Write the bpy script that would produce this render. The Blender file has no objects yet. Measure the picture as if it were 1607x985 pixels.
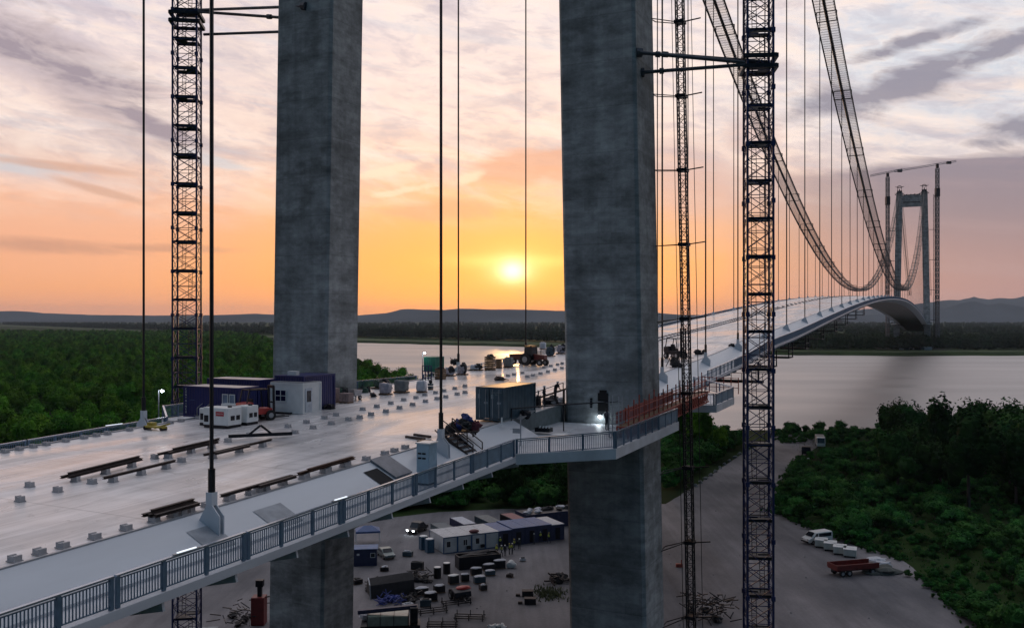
import bpy, math, random
from mathutils import Vector, Matrix, noise
import numpy as np
R = math.radians
random.seed(7)
S = bpy.context.scene
COL = S.collection

# ------------------------------------------------------------------ camera
F, HZ, CH = 1428.3, 498.7, 37.575          # focal length in photo pixels, horizon row, camera height
cd = bpy.data.cameras.new('camera')
cd.sensor_width = 36; cd.lens = 36 * F / 1607; cd.shift_y = (HZ - 492.5) / 1607
cd.clip_start = 0.5; cd.clip_end = 60000
cam = bpy.data.objects.new('camera', cd); COL.objects.link(cam)
cam.location = (0, 0, CH); cam.rotation_euler = (R(90), 0, 0)
S.camera = cam

# ------------------------------------------------------------------ world
SUN_EL = 2.9
w = bpy.data.worlds.new('World'); S.world = w; w.use_nodes = True
nt = w.node_tree; N = nt.nodes; LK = nt.links; N.clear()
def nd(t, **k):
    n = N.new(t)
    for a_, b_ in k.items(): setattr(n, a_, b_)
    return n
def mth(op, a_, b_=None, c_=None, clamp=False):
    n = N.new('ShaderNodeMath'); n.operation = op; n.use_clamp = clamp
    for i, x in enumerate((a_, b_, c_)):
        if x is None: continue
        if isinstance(x, (int, float)): n.inputs[i].default_value = x
        else: LK.new(x, n.inputs[i])
    return n.outputs[0]
def mixc(fac, a_, b_, blend='MIX'):
    n = N.new('ShaderNodeMix'); n.data_type = 'RGBA'; n.blend_type = blend
    for i, x in ((0, fac), (6, a_), (7, b_)):
        if isinstance(x, (int, float)): n.inputs[i].default_value = x
        elif isinstance(x, tuple): n.inputs[i].default_value = (*x, 1)
        else: LK.new(x, n.inputs[i])
    return n.outputs[2]
def sr(r, g, b):                            # sRGB bytes to linear
    f_ = lambda c: (c / 255 / 12.92) if c / 255 <= .04045 else ((c / 255 + .055) / 1.055) ** 2.4
    return (f_(r), f_(g), f_(b))
def ramp(fac, stops, interp='LINEAR'):
    n = N.new('ShaderNodeValToRGB'); e = n.color_ramp; e.interpolation = interp
    while len(e.elements) < len(stops): e.elements.new(0.5)
    for el_, (p_, c_) in zip(e.elements, stops):
        el_.position = p_; el_.color = (*c_, 1) if isinstance(c_, tuple) else (c_, c_, c_, 1)
    LK.new(fac, n.inputs[0]); return n.outputs[0]
tc = nd('ShaderNodeTexCoord'); sx = nd('ShaderNodeSeparateXYZ'); LK.new(tc.outputs['Generated'], sx.inputs[0])
X, Y, Z = sx.outputs
az = mth('MULTIPLY', mth('ARCTAN2', X, Y), 57.2958)       # degrees right of the sunset
el = mth('MULTIPLY', mth('ARCSINE', Z), 57.2958)          # degrees above the horizon
def gauss(x, c, s_):
    d = mth('DIVIDE', mth('SUBTRACT', x, c), s_)
    return mth('EXPONENT', mth('MULTIPLY', mth('MULTIPLY', d, d), -1.0))
def g2(c, s_, c2, s2): return mth('MULTIPLY', gauss(az, c, s_), gauss(el, c2, s2))
def cnoise(sxx, szz, scale, detail, rough, off=0.0, dist=0.0):
    cx = nd('ShaderNodeCombineXYZ')
    LK.new(mth('ADD', mth('MULTIPLY', az, sxx), off), cx.inputs[0]); LK.new(mth('ADD', mth('MULTIPLY', el, szz), mth('MULTIPLY', az, szz * .12)), cx.inputs[1])
    n = nd('ShaderNodeTexNoise'); n.inputs['Scale'].default_value = scale; n.inputs['Detail'].default_value = detail
    n.inputs['Roughness'].default_value = rough; n.inputs['Distortion'].default_value = dist
    LK.new(cx.outputs[0], n.inputs['Vector']); return n.outputs[0]
def pa(u, v):                                # direction of a point of the photographed sky, in degrees
    k = math.atan((u - 803.5) / F); return math.degrees(k), math.degrees(math.atan((HZ - v) / F * math.cos(k)))
n1 = cnoise(.055, .22, 1.0, 7, .55, 3.0, .5)      # broad layered cloud
n2 = cnoise(.15, .60, 1.0, 9, .62, 11.0, .7)      # ragged wisps
n3 = cnoise(.10, .34, 1.0, 8, .58, 27.0, .9)
n5 = cnoise(.34, .95, 1.0, 10, .66, 63.0, .35)     # fine ragged edges
n4 = cnoise(.05, .85, 1.0, 8, .6, 41.0, .5)       # long thin streaks
elw = mth('ADD', el, mth('MULTIPLY', mth('SUBTRACT', n1, .5), 2.6))
ef = mth('DIVIDE', elw, 90.0, clamp=True)
d_ = lambda x: x / 90.0
zen = [(d_(30), (.60, .64, .74)), (1, (.78, .88, 1.08))]
warm = ramp(ef, [(0, sr(238, 150, 104)), (d_(1.2), sr(250, 160, 92)), (d_(3.4), sr(254, 174, 92)), (d_(6), sr(250, 178, 118)), (d_(9), sr(246, 196, 164)),
                 (d_(12), sr(244, 214, 200)), (d_(19), sr(236, 222, 222))] + zen)
cool = ramp(ef, [(0, sr(176, 140, 140)), (d_(3), sr(196, 156, 150)), (d_(6.5), sr(206, 176, 172)), (d_(9), sr(212, 200, 202)), (d_(10.6), sr(214, 210, 216)),
                 (d_(15), sr(214, 218, 226)), (d_(19), sr(216, 212, 220))] + zen)
sidel = ramp(ef, [(0, sr(236, 160, 126)), (d_(2), sr(240, 166, 122)), (d_(4.5), sr(236, 170, 138)), (d_(7), sr(238, 180, 150)), (d_(9.5), sr(222, 196, 188)),
                  (d_(12), sr(228, 204, 198)), (d_(19), sr(216, 204, 212))] + zen)
rmask = mth('DIVIDE', mth('SUBTRACT', az, 5.0), 17.0, clamp=True)
lmask = mth('DIVIDE', mth('SUBTRACT', -6.0, az), 16.0, clamp=True)
base = mixc(rmask, warm, cool); base = mixc(lmask, base, sidel)
himask = mth('DIVIDE', mth('SUBTRACT', el, 5.0), 5.0, clamp=True)
def cut(x, lo, hi): return mth('DIVIDE', mth('SUBTRACT', x, lo), hi - lo, clamp=True)
# fibrous light and grey in the high cloud
base = mixc(mth('MULTIPLY', mth('MULTIPLY', cut(n2, .44, .62), himask), .65), base, sr(252, 232, 222))
base = mixc(mth('MULTIPLY', mth('MULTIPLY', cut(n3, .50, .60), himask), .42), base, sr(186, 172, 180))
base = mixc(mth('MULTIPLY', mth('MULTIPLY', cut(n5, .47, .62), himask), .42), base, sr(252, 228, 212))
base = mixc(mth('MULTIPLY', mth('MULTIPLY', cut(n5, .50, .38), himask), .34), base, sr(176, 166, 178))
base = mixc(mth('MULTIPLY', mth('MULTIPLY', cut(n4, .46, .36), himask), .22), base, sr(190, 200, 214))
def cloud(blobs, noise_, amp, soft):
    """ragged edged cloud: soft bodies (u, v, half width, half height, slope down to the right) eroded by noise"""
    tot = None
    for u, v, du, dv, sl in blobs:
        a0, e0 = pa(u, v); sa = du / 25.0; se = dv / 26.0; da = mth('SUBTRACT', az, a0)
        x = mth('DIVIDE', da, sa); y = mth('DIVIDE', mth('ADD', mth('SUBTRACT', el, e0), mth('MULTIPLY', da, sl)), se)
        g = mth('EXPONENT', mth('MULTIPLY', mth('ADD', mth('MULTIPLY', x, x), mth('MULTIPLY', y, y)), -1.0))
        tot = g if tot is None else mth('MAXIMUM', tot, g)
    q = mth('ADD', mth('ADD', tot, mth('MULTIPLY', mth('SUBTRACT', noise_, .5), amp)), mth('MULTIPLY', mth('SUBTRACT', n5, .5), amp * .9))
    return mth('DIVIDE', mth('SUBTRACT', q, .42), soft, clamp=True)
base = mixc(mth('MULTIPLY', cloud([(90, 100, 230, 80, .45), (20, 60, 190, 70, .3), (230, 190, 90, 36, .5)], n3, 1.6, .6), .95), base, sr(152, 138, 150))
base = mixc(mth('MULTIPLY', cloud([(10, 255, 90, 16, .1), (330, 250, 60, 14, .2)], n2, 1.4, .4), .6), base, sr(190, 196, 206))
base = mixc(mth('MULTIPLY', cloud([(110, 262, 130, 10, .05), (160, 300, 80, 8, .25)], n2, 1.0, .4), .7), base, sr(206, 160, 140))
base = mixc(mth('MULTIPLY', cloud([(60, 385, 200, 16, .03), (250, 390, 150, 9, .0)], n4, .9, .5), .8), base, sr(196, 142, 124))
base = mixc(mth('MULTIPLY', cloud([(815, 270, 110, 40, -.12), (900, 262, 90, 44, -.1), (700, 330, 120, 26, 0)], n3, 1.1, .36), .75), base, sr(220, 160, 134))
base = mixc(mth('MULTIPLY', cloud([(620, 265, 80, 10, -.25), (735, 280, 30, 12, -.3), (630, 300, 70, 8, -.2)], n2, 1.2, .4), .75), base, sr(252, 222, 196))
base = mixc(mth('MULTIPLY', cloud([(1090, 300, 110, 110, 0), (1180, 210, 60, 50, 0)], n1, 1.0, .6), .7), base, sr(198, 164, 162))
base = mixc(mth('MULTIPLY', cloud([(1420, 130, 150, 34, -.34), (1300, 165, 100, 30, -.2), (1560, 80, 100, 20, -.3), (1600, 200, 70, 28, -.2), (1450, 60, 120, 16, -.2)], n3, 1.6, .5), .92), base, sr(138, 134, 150))
# low grey bank on the right with a clear upper edge
a0, e0 = pa(1500, 242); edge = mth('ADD', mth('ADD', e0, mth('MULTIPLY', mth('SUBTRACT', n2, .5), 1.6)), mth('MULTIPLY', mth('SUBTRACT', az, a0), .03))
bank = mth('MULTIPLY', mth('DIVIDE', mth('SUBTRACT', edge, el), .5, clamp=True), mth('DIVIDE', mth('SUBTRACT', az, 13.0), 9.0, clamp=True))
bcol = ramp(mth('DIVIDE', el, 10.0, clamp=True), [(0, sr(188, 146, 142)), (.25, sr(170, 136, 138)), (.6, sr(140, 124, 136)), (1, sr(124, 118, 136))])
base = mixc(mth('MULTIPLY', bank, .92), base, bcol)
base = mixc(mth('MULTIPLY', mth('MULTIPLY', bank, cut(n4, .5, .62)), .25), base, sr(176, 150, 154))
# sunset glow
base = mixc(mth('MULTIPLY', g2(0, 15, 3.2, 4.0), .5), base, sr(252, 160, 78))
base = mixc(mth('MULTIPLY', g2(.6, 3.4, 4.0, 1.7), .6), base, sr(255, 190, 92))
base = mixc(mth('MULTIPLY', g2(.1, 3.2, 3.55, .40), .8), base, sr(255, 232, 130))
base = mixc(g2(.05, 1.7, 3.1, .95), base, (1.02, .72, .24))
base = mixc(g2(.05, 1.0, 3.0, .72), base, (1.12, .96, .50))
base = mixc(g2(.05, .62, 2.95, .5), base, (1.7, 1.5, 1.0))
# dusk blue half of the sky behind the camera
behind = mth('DIVIDE', mth('SUBTRACT', .30, mth('DIVIDE', Y, mth('SQRT', mth('ADD', mth('MULTIPLY', X, X), mth('MULTIPLY', Y, Y))))), .9, clamp=True)
behind = mth('MULTIPLY', behind, mth('SUBTRACT', 1.0, mth('DIVIDE', mth('SUBTRACT', el, 55.), 35., clamp=True)))
base = mixc(behind, base, (.028, .085, .150))
sky = nd('ShaderNodeTexSky'); sky.sky_type = 'NISHITA'; sky.sun_disc = False
sky.sun_elevation = R(SUN_EL); sky.sun_rotation = 0.0
STR = .12
cust = mixc(1.0, base, (1.12 / STR, 1.12 / STR, 1.12 / STR), 'MULTIPLY')
for n in N:
    if n.bl_idname == 'ShaderNodeMix': n.clamp_result = False
fin = mixc(.9, sky.outputs[0], cust)
bg = nd('ShaderNodeBackground'); LK.new(fin, bg.inputs[0]); bg.inputs[1].default_value = STR
wo = nd('ShaderNodeOutputWorld'); LK.new(bg.outputs[0], wo.inputs[0])

# ------------------------------------------------------------------ sun, exposure
ld = bpy.data.lights.new('sun', 'SUN'); ld.energy = .32; ld.angle = R(1.2); ld.color = (1, .55, .22)
sun = bpy.data.objects.new('sun', ld); COL.objects.link(sun); sun.location = (0, 300, 300)
sun.rotation_euler = (R(-(90 - SUN_EL)), 0, 0)
S.view_settings.view_transform = 'Standard'; S.view_settings.look = 'None'
S.view_settings.exposure = 0.1; S.view_settings.gamma = 1
S.cycles.use_denoising = True
S.cycles.max_bounces = 6; S.cycles.volume_bounces = 0; S.cycles.transparent_max_bounces = 8
S.cycles.caustics_reflective = False; S.cycles.caustics_refractive = False
S.cycles.sample_clamp_indirect = 4

# ------------------------------------------------------------------ materials
MATS = {}
def mat(name, col, rough=.6, metal=0., var=.25, scale=2., bump=0., stretch=(1, 1, 1), col2=None, spec=None, emit=None, es=0., rvar=0., objrand=0., detail=5, lo=.35, hi=.65):
    if name in MATS: return MATS[name]
    m = bpy.data.materials.new(name); m.use_nodes = True; t = m.node_tree; b = t.nodes['Principled BSDF']
    b.inputs['Roughness'].default_value = rough; b.inputs['Metallic'].default_value = metal
    if spec is not None: b.inputs['Specular IOR Level'].default_value = spec
    tcn = t.nodes.new('ShaderNodeTexCoord'); mp = t.nodes.new('ShaderNodeMapping'); mp.inputs['Scale'].default_value = stretch
    nz = t.nodes.new('ShaderNodeTexNoise'); nz.inputs['Scale'].default_value = scale; nz.inputs['Detail'].default_value = detail
    t.links.new(tcn.outputs['Object'], mp.inputs[0]); t.links.new(mp.outputs[0], nz.inputs['Vector'])
    rp = t.nodes.new('ShaderNodeValToRGB'); c2 = col2 or tuple(c * (1 - var) for c in col)
    rp.color_ramp.elements[0].position = lo; rp.color_ramp.elements[1].position = hi
    rp.color_ramp.elements[0].color = (*c2, 1); rp.color_ramp.elements[1].color = (*col, 1)
    t.links.new(nz.outputs[0], rp.inputs[0]); out = rp.outputs[0]
    if objrand:
        oi = t.nodes.new('ShaderNodeObjectInfo'); hs = t.nodes.new('ShaderNodeHueSaturation')
        mr = t.nodes.new('ShaderNodeMapRange'); mr.inputs['To Min'].default_value = 1 - objrand; mr.inputs['To Max'].default_value = 1 + objrand
        t.links.new(oi.outputs['Random'], mr.inputs[0]); t.links.new(mr.outputs[0], hs.inputs['Value'])
        mr2 = t.nodes.new('ShaderNodeMapRange'); mr2.inputs['To Min'].default_value = .485; mr2.inputs['To Max'].default_value = .52
        mm = t.nodes.new('ShaderNodeMath'); mm.operation = 'FRACT'; m3 = t.nodes.new('ShaderNodeMath'); m3.operation = 'MULTIPLY'; m3.inputs[1].default_value = 7.31
        t.links.new(oi.outputs['Random'], m3.inputs[0]); t.links.new(m3.outputs[0], mm.inputs[0]); t.links.new(mm.outputs[0], mr2.inputs[0]); t.links.new(mr2.outputs[0], hs.inputs['Hue'])
        t.links.new(out, hs.inputs['Color']); out = hs.outputs[0]
    t.links.new(out, b.inputs['Base Color'])
    if rvar:
        mr = t.nodes.new('ShaderNodeMapRange'); mr.inputs['To Min'].default_value = max(.02, rough - rvar); mr.inputs['To Max'].default_value = min(1, rough + rvar)
        mr.inputs['From Min'].default_value = .3; mr.inputs['From Max'].default_value = .7
        t.links.new(nz.outputs[0], mr.inputs[0]); t.links.new(mr.outputs[0], b.inputs['Roughness'])
    if bump:
        bp = t.nodes.new('ShaderNodeBump'); bp.inputs['Strength'].default_value = bump; bp.inputs['Distance'].default_value = .05
        t.links.new(nz.outputs[0], bp.inputs['Height']); t.links.new(bp.outputs[0], b.inputs['Normal'])
    if emit: b.inputs['Emission Color'].default_value = (*emit, 1); b.inputs['Emission Strength'].default_value = es
    MATS[name] = m; return m

def concrete_mat():
    m = bpy.data.materials.new('tower_concrete'); m.use_nodes = True; t = m.node_tree; L_ = t.links; b = t.nodes['Principled BSDF']
    b.inputs['Roughness'].default_value = .8; b.inputs['Specular IOR Level'].default_value = .25
    def n_(ty, **k):
        q = t.nodes.new(ty)
        for a_, v_ in k.items(): setattr(q, a_, v_)
        return q
    tcn = n_('ShaderNodeTexCoord')
    def nz(scale3, sc, det, r=.55):
        mp = n_('ShaderNodeMapping'); mp.inputs['Scale'].default_value = scale3
        q = n_('ShaderNodeTexNoise'); q.inputs['Scale'].default_value = sc; q.inputs['Detail'].default_value = det; q.inputs['Roughness'].default_value = r
        L_.new(tcn.outputs['Object'], mp.inputs[0]); L_.new(mp.outputs[0], q.inputs['Vector']); return q.outputs[0]
    def rp(x, a_, b2, v0, v1):
        q = n_('ShaderNodeMapRange'); q.inputs['From Min'].default_value = a_; q.inputs['From Max'].default_value = b2
        q.inputs['To Min'].default_value = v0; q.inputs['To Max'].default_value = v1; L_.new(x, q.inputs[0]); return q.outputs[0]
    def mul(a_, b2, op='MULTIPLY'):
        q = n_('ShaderNodeMath'); q.operation = op
        for i, x in enumerate((a_, b2)):
            if isinstance(x, (int, float)): q.inputs[i].default_value = x
            else: L_.new(x, q.inputs[i])
        return q.outputs[0]
    bands = rp(nz((.08, .08, .9), 1.0, 4), .35, .65, .82, 1.08)       # pour layers
    blot = rp(nz((.22, .22, .30), 1.0, 9, .68), .40, .60, .62, 1.12)  # damp blotches
    vert = rp(nz((1.6, 1.6, .05), 1.0, 4), .3, .7, .86, 1.08)         # run-off streaks
    fine = rp(nz((.8, .8, 1.6), 1.0, 9, .75), .36, .64, .74, 1.14)
    dk = nz((.55, .55, 1.5), 1.0, 3, .4); dk2 = rp(dk, .58, .74, 1.0, .80)  # formwork patches
    sp = n_('ShaderNodeSeparateXYZ'); L_.new(tcn.outputs['Object'], sp.inputs[0])
    fr = mul(mul(sp.outputs[2], 1 / 4.0), 0.0, 'ADD'); q = n_('ShaderNodeMath'); q.operation = 'FRACT'; L_.new(fr, q.inputs[0])
    line = n_('ShaderNodeMapRange'); line.inputs['From Min'].default_value = 0; line.inputs['From Max'].default_value = .03; line.inputs['To Min'].default_value = .72; line.inputs['To Max'].default_value = 1
    L_.new(q.outputs[0], line.inputs[0])
    def cell(o, per):
        q2 = n_('ShaderNodeMath'); q2.operation = 'FLOOR'; L_.new(mul(o, 1 / per), q2.inputs[0]); return q2.outputs[0]
    cz = n_('ShaderNodeCombineXYZ'); L_.new(cell(sp.outputs[0], 1.25), cz.inputs[0]); L_.new(cell(sp.outputs[1], 1.25), cz.inputs[1]); L_.new(cell(sp.outputs[2], 1.0), cz.inputs[2])
    wn = n_('ShaderNodeTexWhiteNoise'); L_.new(cz.outputs[0], wn.inputs['Vector'])
    sel = rp(nz((.12, .12, .22), 1.0, 2), .48, .58, 0, 1)
    patch = mul(mul(rp(wn.outputs['Value'], .6, .95, 0, .20), sel), -1.0); patch = mul(patch, 1.0, 'ADD')        # formwork panels that came out darker
    cl = n_('ShaderNodeCombineXYZ'); L_.new(cell(sp.outputs[2], 4.0), cl.inputs[2]); wl = n_('ShaderNodeTexWhiteNoise'); L_.new(cl.outputs[0], wl.inputs['Vector']); lift = rp(wl.outputs['Value'], 0, 1, .92, 1.05)
    fx = n_('ShaderNodeMath'); fx.operation = 'FRACT'; L_.new(mul(sp.outputs[0], 1 / 1.25), fx.inputs[0]); vj = rp(fx.outputs[0], 0, .025, .88, 1)
    v = mul(mul(mul(bands, blot), mul(vert, fine)), mul(dk2, line.outputs[0])); v = mul(mul(v, patch), mul(lift, vj))
    hs = n_('ShaderNodeHueSaturation'); hs.inputs['Color'].default_value = (.315, .34, .35, 1); L_.new(v, hs.inputs['Value'])
    L_.new(hs.outputs[0], b.inputs['Base Color'])
    bp = n_('ShaderNodeBump'); bp.inputs['Strength'].default_value = .25; bp.inputs['Distance'].default_value = .03; L_.new(v, bp.inputs['Height']); L_.new(bp.outputs[0], b.inputs['Normal'])
    MATS['tower_concrete'] = m; return m
def deck_mat():
    m = bpy.data.materials.new('painted_deck'); m.use_nodes = True; t = m.node_tree; L_ = t.links; b = t.nodes['Principled BSDF']
    tcn = t.nodes.new('ShaderNodeTexCoord')
    def nz(s3, det, dist=0., r=.55):
        mp = t.nodes.new('ShaderNodeMapping'); mp.inputs['Scale'].default_value = s3
        q = t.nodes.new('ShaderNodeTexNoise'); q.inputs['Scale'].default_value = 1; q.inputs['Detail'].default_value = det; q.inputs['Distortion'].default_value = dist; q.inputs['Roughness'].default_value = r
        L_.new(tcn.outputs['Object'], mp.inputs[0]); L_.new(mp.outputs[0], q.inputs['Vector']); return q.outputs[0]
    def rp(x, a_, b2, v0, v1):
        q = t.nodes.new('ShaderNodeMapRange'); q.inputs['From Min'].default_value = a_; q.inputs['From Max'].default_value = b2
        q.inputs['To Min'].default_value = v0; q.inputs['To Max'].default_value = v1; L_.new(x, q.inputs[0]); return q.outputs[0]
    def mul(a_, b2, op='MULTIPLY'):
        q = t.nodes.new('ShaderNodeMath'); q.operation = op
        for i, x in enumerate((a_, b2)):
            if isinstance(x, (int, float)): q.inputs[i].default_value = x
            else: L_.new(x, q.inputs[i])
        return q.outputs[0]
    tracks = nz((.9, .06, 1), 6, 1.2); dirt = nz((.22, .16, 1), 7, .8); fine = nz((2.5, .5, 1), 6, .6, .65)
    v = mul(mul(rp(tracks, .35, .65, .72, 1.08), rp(dirt, .35, .7, .78, 1.08)), rp(fine, .3, .7, .9, 1.05))
    sp = t.nodes.new('ShaderNodeSeparateXYZ'); L_.new(tcn.outputs['Object'], sp.inputs[0])
    def joint(o, per, wd):
        q = t.nodes.new('ShaderNodeMath'); q.operation = 'FRACT'; L_.new(mul(mul(o, 1 / per), 100.0, 'ADD'), q.inputs[0])
        return rp(q.outputs[0], 0, wd / per, .52, 1)
    v = mul(v, mul(joint(sp.outputs[1], 12.0, .16), joint(sp.outputs[0], 4.1, .07)))
    wv = t.nodes.new('ShaderNodeTexWave'); wv.wave_type = 'RINGS'; wv.inputs['Scale'].default_value = .42; wv.inputs['Distortion'].default_value = 3.5; wv.inputs['Detail'].default_value = 3; wv.inputs['Detail Scale'].default_value = .5
    mpw = t.nodes.new('ShaderNodeMapping'); mpw.inputs['Location'].default_value = (-6, 52, 0); L_.new(tcn.outputs['Object'], mpw.inputs[0]); L_.new(mpw.outputs[0], wv.inputs['Vector'])
    v = mul(v, mul(rp(wv.outputs['Fac'], .0, .22, .90, 1.0), rp(nz((.5, .5, 1), 8, 1.5, .7), .60, .66, 1.0, .72)))      # tyre arcs, oily spots
    v = mul(v, rp(nz((1.4, .10, 1), 5, 2.0, .6), .60, .66, 1.0, .80))                                                    # scuffs along the deck
    hs = t.nodes.new('ShaderNodeHueSaturation'); hs.inputs['Color'].default_value = (.80, .775, .78, 1); L_.new(v, hs.inputs['Value'])
    L_.new(hs.outputs[0], b.inputs['Base Color'])
    L_.new(rp(nz((.13, .05, 1), 6, 1.0),   .42, .60, .18, .44), b.inputs['Roughness']); b.inputs['Specular IOR Level'].default_value = 1.0
    bp = t.nodes.new('ShaderNodeBump'); bp.inputs['Strength'].default_value = .25; bp.inputs['Distance'].default_value = .03
    L_.new(mul(tracks, fine, 'ADD'), bp.inputs['Height']); L_.new(bp.outputs[0], b.inputs['Normal'])
    MATS['painted_deck'] = m; return m
def water_mat():
    m = bpy.data.materials.new('river_water'); m.use_nodes = True; t = m.node_tree; L_ = t.links; b = t.nodes['Principled BSDF']
    b.inputs['Base Color'].default_value = (.40, .37, .35, 1); b.inputs['Roughness'].default_value = .13; b.inputs['IOR'].default_value = 1.33
    b.inputs['Specular IOR Level'].default_value = .9
    tcn = t.nodes.new('ShaderNodeTexCoord')
    def nz(s3, det):
        mp = t.nodes.new('ShaderNodeMapping'); mp.inputs['Scale'].default_value = s3
        q = t.nodes.new('ShaderNodeTexNoise'); q.inputs['Scale'].default_value = 1; q.inputs['Detail'].default_value = det
        L_.new(tcn.outputs['Object'], mp.inputs[0]); L_.new(mp.outputs[0], q.inputs['Vector']); return q.outputs[0]
    a_ = nz((.05, .12, 1), 5); c_ = nz((.006, .02, 1), 4)
    ad = t.nodes.new('ShaderNodeMath'); ad.operation = 'ADD'; L_.new(a_, ad.inputs[0]); L_.new(c_, ad.inputs[1])
    bp = t.nodes.new('ShaderNodeBump'); bp.inputs['Strength'].default_value = .3; bp.inputs['Distance'].default_value = .7
    L_.new(ad.outputs[0], bp.inputs['Height']); L_.new(bp.outputs[0], b.inputs['Normal'])
    mr = t.nodes.new('ShaderNodeMapRange'); mr.inputs['From Min'].default_value = .35; mr.inputs['From Max'].default_value = .65; mr.inputs['To Min'].default_value = .34; mr.inputs['To Max'].default_value = .50
    L_.new(c_, mr.inputs[0]); L_.new(mr.outputs[0], b.inputs['Roughness'])
    return m
CONC = concrete_mat(); DECK = deck_mat(); WATER = water_mat()
FAIR = mat('fairing_paint', (.56, .60, .65), .35, 0, .12, .6, .05, stretch=(1, .2, 1), rvar=.08)
FASC = mat('fascia_paint', (.42, .46, .51), .45, 0, .2, .8, 0, stretch=(1, .15, 2))
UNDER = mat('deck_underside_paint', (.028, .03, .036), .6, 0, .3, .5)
RAILM = mat('blue_rail_paint', (.10, .17, .25), .4, .2, .2, 3)
RAILC = mat('rail_cap', (.38, .45, .55), .25, .7, .1, 3)
STEEL = mat('dark_steel', (.018, .02, .028), .45, .6, .4, 3)
MASTM = mat('mast_blue_steel', (.028, .038, .13), .45, .4, .4, 2)
CABLEM = mat('cable_steel', (.02, .021, .024), .5, .5, .3, 2)
NETM = mat('catwalk_wire', (.045, .042, .045), .5, .5, .2, 2)
GALV = mat('galvanised', (.35, .37, .4), .4, .5, .2, 3)
RUST = mat('rusty_steel', (.10, .05, .035), .7, .3, .5, 4, .2)
IRON = mat('brown_beam_steel', (.045, .030, .028), .6, .3, .5, 3, .1)
REDST = mat('red_formwork_steel', (.38, .07, .045), .5, .2, .35, 3)
REDP = mat('red_paint', (.42, .025, .02), .35, 0, .3, 2)
WHITEP = mat('white_paint', (.72, .74, .74), .4, 0, .12, 1.5, rvar=.05)
BLUEP = mat('blue_container_paint', (.006, .012, .115), .4, 0, .25, 1.2)
BLUER = mat('blue_roof_sheet', (.05, .11, .28), .5, 0, .25, 1)
TEALP = mat('grey_teal_container_paint', (.045, .085, .115), .45, .1, .35, 1.5)
GREENP = mat('green_container_paint', (.02, .16, .11), .45, 0, .25, 1.5)
ROOFG = mat('dusty_roof_sheet', (.55, .52, .50), .45, .1, .3, .9)
RUSTROOF = mat('rusty_roof_sheet', (.50, .27, .11), .5, .2, .6, .8, col2=(.2, .12, .08))
BLACKR = mat('black_rubber', (.012, .012, .013), .8)
GLASS = mat('dark_glass', (.015, .02, .03), .08, 0, .1, 1)
WOOD = mat('pallet_wood', (.22, .14, .085), .8, 0, .4, 5)
GRAVEL = mat('light_gravel', (.34, .34, .36), .9, 0, .4, .12, .3, detail=10)
BRICK = mat('grey_pink_brick', (.33, .25, .24), .85, 0, .35, 5)
BAG = mat('white_bag_cloth', (.55, .57, .62), .8, 0, .2, 3, .4)
BAGG = mat('grey_bag_cloth', (.20, .21, .21), .8, 0, .3, 3, .4)
TARPG = mat('green_tarp', (.05, .10, .07), .7, 0, .4, 2, .4)
TARPD = mat('dark_tarp', (.018, .018, .022), .7, 0, .4, 2, .5)
PLASTIC = mat('milky_plastic_wrap', (.34, .33, .38), .3, 0, .3, 3, .5)
YELL = mat('yellow_paint', (.50, .38, .05), .5, 0, .4, 3)
LAMPE = mat('lamp_glow', (.9, .95, 1), .5, emit=(.85, .95, 1), es=30)
HVIS = mat('yellow_vest', (.62, .68, .10), .7)
CLOTHD = mat('dark_work_clothes', (.03, .035, .05), .8)
SKIN = mat('skin', (.45, .26, .18), .6)
BLUT = mat('blue_tarp', (.03, .06, .30), .6, 0, .4, 3, .4)
BOARD = mat('grey_board', (.16, .19, .20), .7, 0, .25, 2)
PLAT = mat('platform_board', (.56, .58, .62), .5, 0, .2, .8)
LEAFM = mat('leaves', (.095, .215, .018), .9, 0, .45, .22, objrand=.5, col2=(.020, .070, .008), spec=.06)
LEAFB = mat('shrub_leaves', (.055, .165, .032), .9, 0, .45, .8, objrand=.4, col2=(.014, .050, .016), spec=.06)
LEAFSH = mat('shaded_leaves', (.026, .075, .018), .9, 0, .5, .4, objrand=.4, col2=(.008, .026, .008), spec=.05)  # same foliage, with the shade of the dense stands put into the colour
LEAFF = mat('far_leaves', (.035, .060, .028), .8, 0, .4, .1, objrand=.25, spec=.1)
BARK = mat('bark', (.07, .06, .05), .9, 0, .3, 2)

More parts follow.
